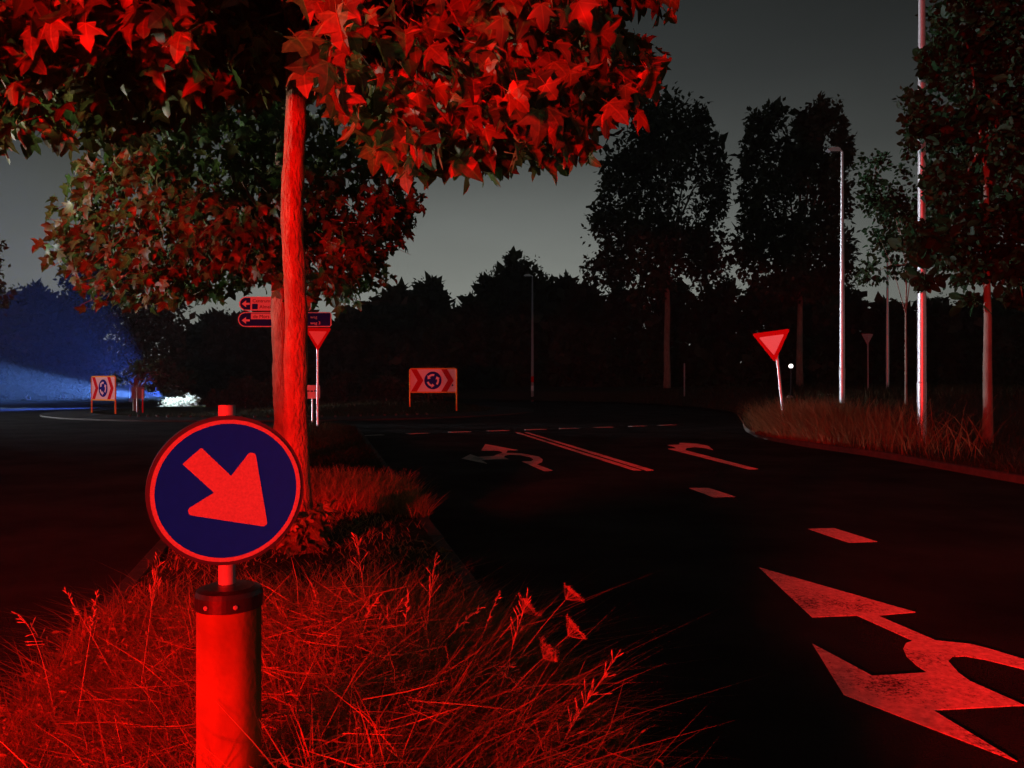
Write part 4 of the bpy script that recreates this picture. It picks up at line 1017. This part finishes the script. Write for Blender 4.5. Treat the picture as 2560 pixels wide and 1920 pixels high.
# weeds growing in the gutter along the near right kerb
y = rg.uniform(1.8, 3.6, 2200); x = np.array([med_r(a) for a in y]) - np.abs(rg.normal(0, .12, len(y))) + .06
zr = lambda a, b: .02 if a > med_r(b) else .12
P = np.stack([x, y, rg.uniform(.02, .16, len(x)) * rg.random(len(x)) + .05], 1)
tip = rg.normal(0, 1, P.shape); nor = rg.normal(0, .6, P.shape) + np.array([-.3, -.4, .8])
A = scatter(OVAL[0], OVAL[1], P, frames(tip, nor), rg.uniform(.02, .06, len(P)))
y = rg.uniform(1.6, 3.8, 1800); x = np.array([med_r(a) for a in y]) + rg.normal(-.05, .10, len(y))
Bq = blades(x, y, zr, rg.uniform(.06, .24, len(x)), None, '', .5, .006, 47, bend=.8, bias=(.1, 0))
tag(link('gutter_weeds', mk_np(*merge([A, Bq])), M['weed']), 'ragged weeds spilling over the kerb at the bottom of the picture', 'weeds', kind='stuff')
# fallen leaves on the bare part of the strip
for i in range(26):
    yy = rg.uniform(4.6, 8.6); l, r = med_l(yy), med_r(yy); xx = rg.uniform(l + .15, r - .1)
    fr = frames(np.array([[rg.normal(), rg.normal(), rg.normal(0, .15)]]), np.array([[rg.normal(0, .35), rg.normal(0, .35), 1]]))[0]; s_ = rg.uniform(.07, .13)
    o = bpy.data.objects.new('fallen_leaf', LM_single[i % 5]); C.objects.link(o)
    o.matrix_world = Matrix(np.vstack([np.hstack([fr * s_, np.array([[xx], [yy], [med_z(xx, yy) + .025]])]), [0, 0, 0, 1]]).tolist())
    tag(o, 'fallen maple leaf lying on the bare soil of the median strip', 'leaf', 'fallen leaves on the median')
# right-hand verge
G = []
n = 26000
y = rg.uniform(7, 34, n); u = rg.random(n) ** 1.5; x = np.array([rv_edge(a) for a in y]) + .05 + u * 11
hh = rg.uniform(.07, .24, n) + .55 * np.exp(-(((y - 20) / 3.2) ** 2)) * np.exp(-((x - 7.4) / 1.3) ** 2) * rg.uniform(.5, 1.2, n)
G.append(blades(x, y, rv_z, hh, None, '', .45, .011, 51, bend=.8))
n = 9000; y = rg.normal(19.2, 1.7, n); x = np.array([rv_edge(a) for a in y]) + np.abs(rg.normal(0, .95, n)) - .05
tag(link('tall_grass', mk_np(*blades(x, y, rv_z, rg.uniform(.45, 1.2, n), None, '', .35, .014, 52, bend=.8)), M['grass_tall']), 'tall red-lit grass round the foot of the tilted give-way sign', 'grass', kind='stuff')
n = 9000; y = rg.uniform(30, 60, n); x = np.array([rv_edge(a) for a in y]) + rg.random(n) * 22
G.append(blades(x, y, rv_z, rg.uniform(.2, .6, n), None, '', .35, .035, 53, bend=.6))
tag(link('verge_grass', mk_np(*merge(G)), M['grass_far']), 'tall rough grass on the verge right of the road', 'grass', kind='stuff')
G = []
n = 7000; a = rg.uniform(0, 2 * math.pi, n); r = RIN * np.sqrt(rg.random(n)); x = RCX + r * np.cos(a); y = RCY + r * np.sin(a)
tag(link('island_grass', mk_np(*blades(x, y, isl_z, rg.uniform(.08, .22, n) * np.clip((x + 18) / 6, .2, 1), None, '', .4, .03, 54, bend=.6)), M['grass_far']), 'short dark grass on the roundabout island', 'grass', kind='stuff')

# ------------------------------------------------------------------ single stalks that stand out of the grass
def stalk(foot, top, sag, head, label, group, seed):
    rd = random.Random(seed)
    f = Vector((foot[0], foot[1], med_z(*foot) if foot[0] < med_r(foot[1]) else .05)); t = Vector(top) - f
    e = tag(empty('seed_stalk', f), label, 'grass stalk', group)
    pts = []
    for k in range(9):
        s = k / 8; pts.append(t * s + Vector((0, 0, sag * math.sin(math.pi * s))))
    MB().tube(pts, [.0019 * (1 - .6 * k / 8) for k in range(9)], 5).obj('stem', M['straw'], e)
    hb = MB(); d = (pts[-1] - pts[-2]).normalized(); nrm = d.orthogonal().normalized()
    if head == 'spike':
        for k in range(16):
            p = pts[-1] - d * (.012 * k * .7) ; q = d * .6 + nrm * rd.uniform(-.7, .7) + d.cross(nrm) * rd.uniform(-.7, .7)
            hb.tube([p, p + q * .010, p + q * .022], [.0012, .0032, .0006], 4)
    elif head == 'open':
        for k in range(13):
            p = pts[-1] - d * (.016 * k); q = (d + nrm * rd.uniform(-1.0, 1.0) + d.cross(nrm) * rd.uniform(-1, 1)).normalized(); L = .02 + .004 * k
            hb.tube([p, p + q * L * .7, p + q * L], [.0009, .0012, .0028], 4)
            hb.tube([p + q * L, p + q * (L + .012)], [.0028, .0008], 4)
    elif head == 'umbel':
        sd = d.cross(nrm)
        for k in range(26):
            a_ = rd.uniform(0, 6.283); rr_ = math.sqrt(rd.random()) * 1.5
            q = (d + (nrm * math.cos(a_) + sd * math.sin(a_)) * rr_).normalized(); L = .036 * math.sqrt(1 + rr_ * rr_) * rd.uniform(.85, 1.1)
            c_ = pts[-1] + q * L
            hb.tube([pts[-1], pts[-1] + q * L * .55 - d * .002, c_], [.0005, .00045, .0004], 3, cap=False)
            for m_ in range(8):
                w = (d * .7 + Vector((rd.uniform(-1, 1), rd.uniform(-1, 1), rd.uniform(-1, 1)))).normalized() * rd.uniform(.006, .013)
                hb.tube([c_, c_ + w], [.0004, .0003], 3, cap=False); hb.tube([c_ + w * .95, c_ + w * 1.15], [.0013, .0009], 4)
    hb.obj('seed_head', M['straw'], e)
    return e
ORD = ['first', 'second', 'third', 'fourth', 'fifth', 'sixth', 'seventh', 'eighth', 'ninth', 'tenth', 'eleventh', 'twelfth', 'thirteenth', 'fourteenth', 'fifteenth', 'sixteenth', 'seventeenth', 'eighteenth', 'nineteenth']
SG = 'seeding stalks above the median grass'
stalks = [((-.62, 3.45), (-.73, 3.6, .79), .03, 'open'), ((-.75, 3.3), (-.55, 3.2, .62), .05, 'spike'), ((-.40, 3.35), (-.33, 3.3, .75), .01, 'open'), ((-.62, 3.1), (-.45, 3.2, .60), .08, 'open'),
          ((-.45, 3.1), (-.42, 3.1, .66), .0, 'spike'), ((-.5, 2.9), (-.12, 3.0, .63), .05, 'spike'), ((-.35, 2.7), (.08, 2.8, .38), .17, 'open'), ((-.1, 2.8), (.06, 2.9, .70), .02, 'open'),
          ((-.85, 3.6), (-.95, 3.65, .55), .02, 'spike'), ((-1.42, 2.9), (-1.38, 3.0, .82), .01, 'open'), ((-1.55, 2.7), (-1.51, 2.8, .74), .01, 'spike'), ((-1.7, 2.9), (-1.92, 3.0, .60), .10, 'open'),
          ((-1.60, 3.2), (-1.80, 3.1, .67), .01, 'spike'), ((-.15, 2.4), (.20, 2.4, .22), .20, 'open'), ((.05, 2.5), (.36, 2.62, .58), .01, 'open'), ((.05, 2.45), (.26, 2.5, .50), .01, 'open'), ((-.2, 3.1), (-.05, 3.1, .66), .05, 'spike'),
          ((-.9, 2.7), (-.35, 2.6, .52), .06, 'spike'), ((-.8, 2.6), (-.2, 2.6, .44), .05, 'open')]
stalks.sort(key=lambda q: q[1][0] / q[1][1])
for i, (a, b, c, d) in enumerate(stalks):
    stalk(a, b, c, d, ('dry stalk with a loose seed head, ' if d == 'open' else 'dry stalk with a narrow seed spike, ') + ORD[i] + ' from the left above the median grass', SG, 500 + i)
stalk((-.2, 2.7), (.20, 2.75, .60), .03, 'umbel', 'dry umbel on a bent stem reaching furthest over the road', 'dry umbels leaning over the road', 601)
stalk((-.15, 2.75), (.11, 2.72, .53), .04, 'umbel', 'lower small dry umbel under the furthest reaching one', 'dry umbels leaning over the road', 602)
stalk((-.15, 2.9), (.21, 3.0, .66), .04, 'umbel', 'tallest dry umbel leaning over the road', 'dry umbels leaning over the road', 603)
stalk((-.25, 2.9), (.04, 3.0, .61), .05, 'umbel', 'pale dry umbel nearest the grass tangle', 'dry umbels leaning over the road', 604)

# ================================================================== night haze
hz = MB().box(-120, 120, -12, 130, -1.05, 36)
m, nt, out = mat_new('night_haze')
pv = nt.nodes.new('ShaderNodeVolumePrincipled')
pv.inputs['Color'].default_value = (.9, .93, 1, 1); pv.inputs['Density'].default_value = .0003; pv.inputs['Anisotropy'].default_value = .65
nt.links.new(pv.outputs[0], out.inputs['Volume'])
tag(hz.obj('haze', m), 'thin night haze', 'haze', kind='stuff')
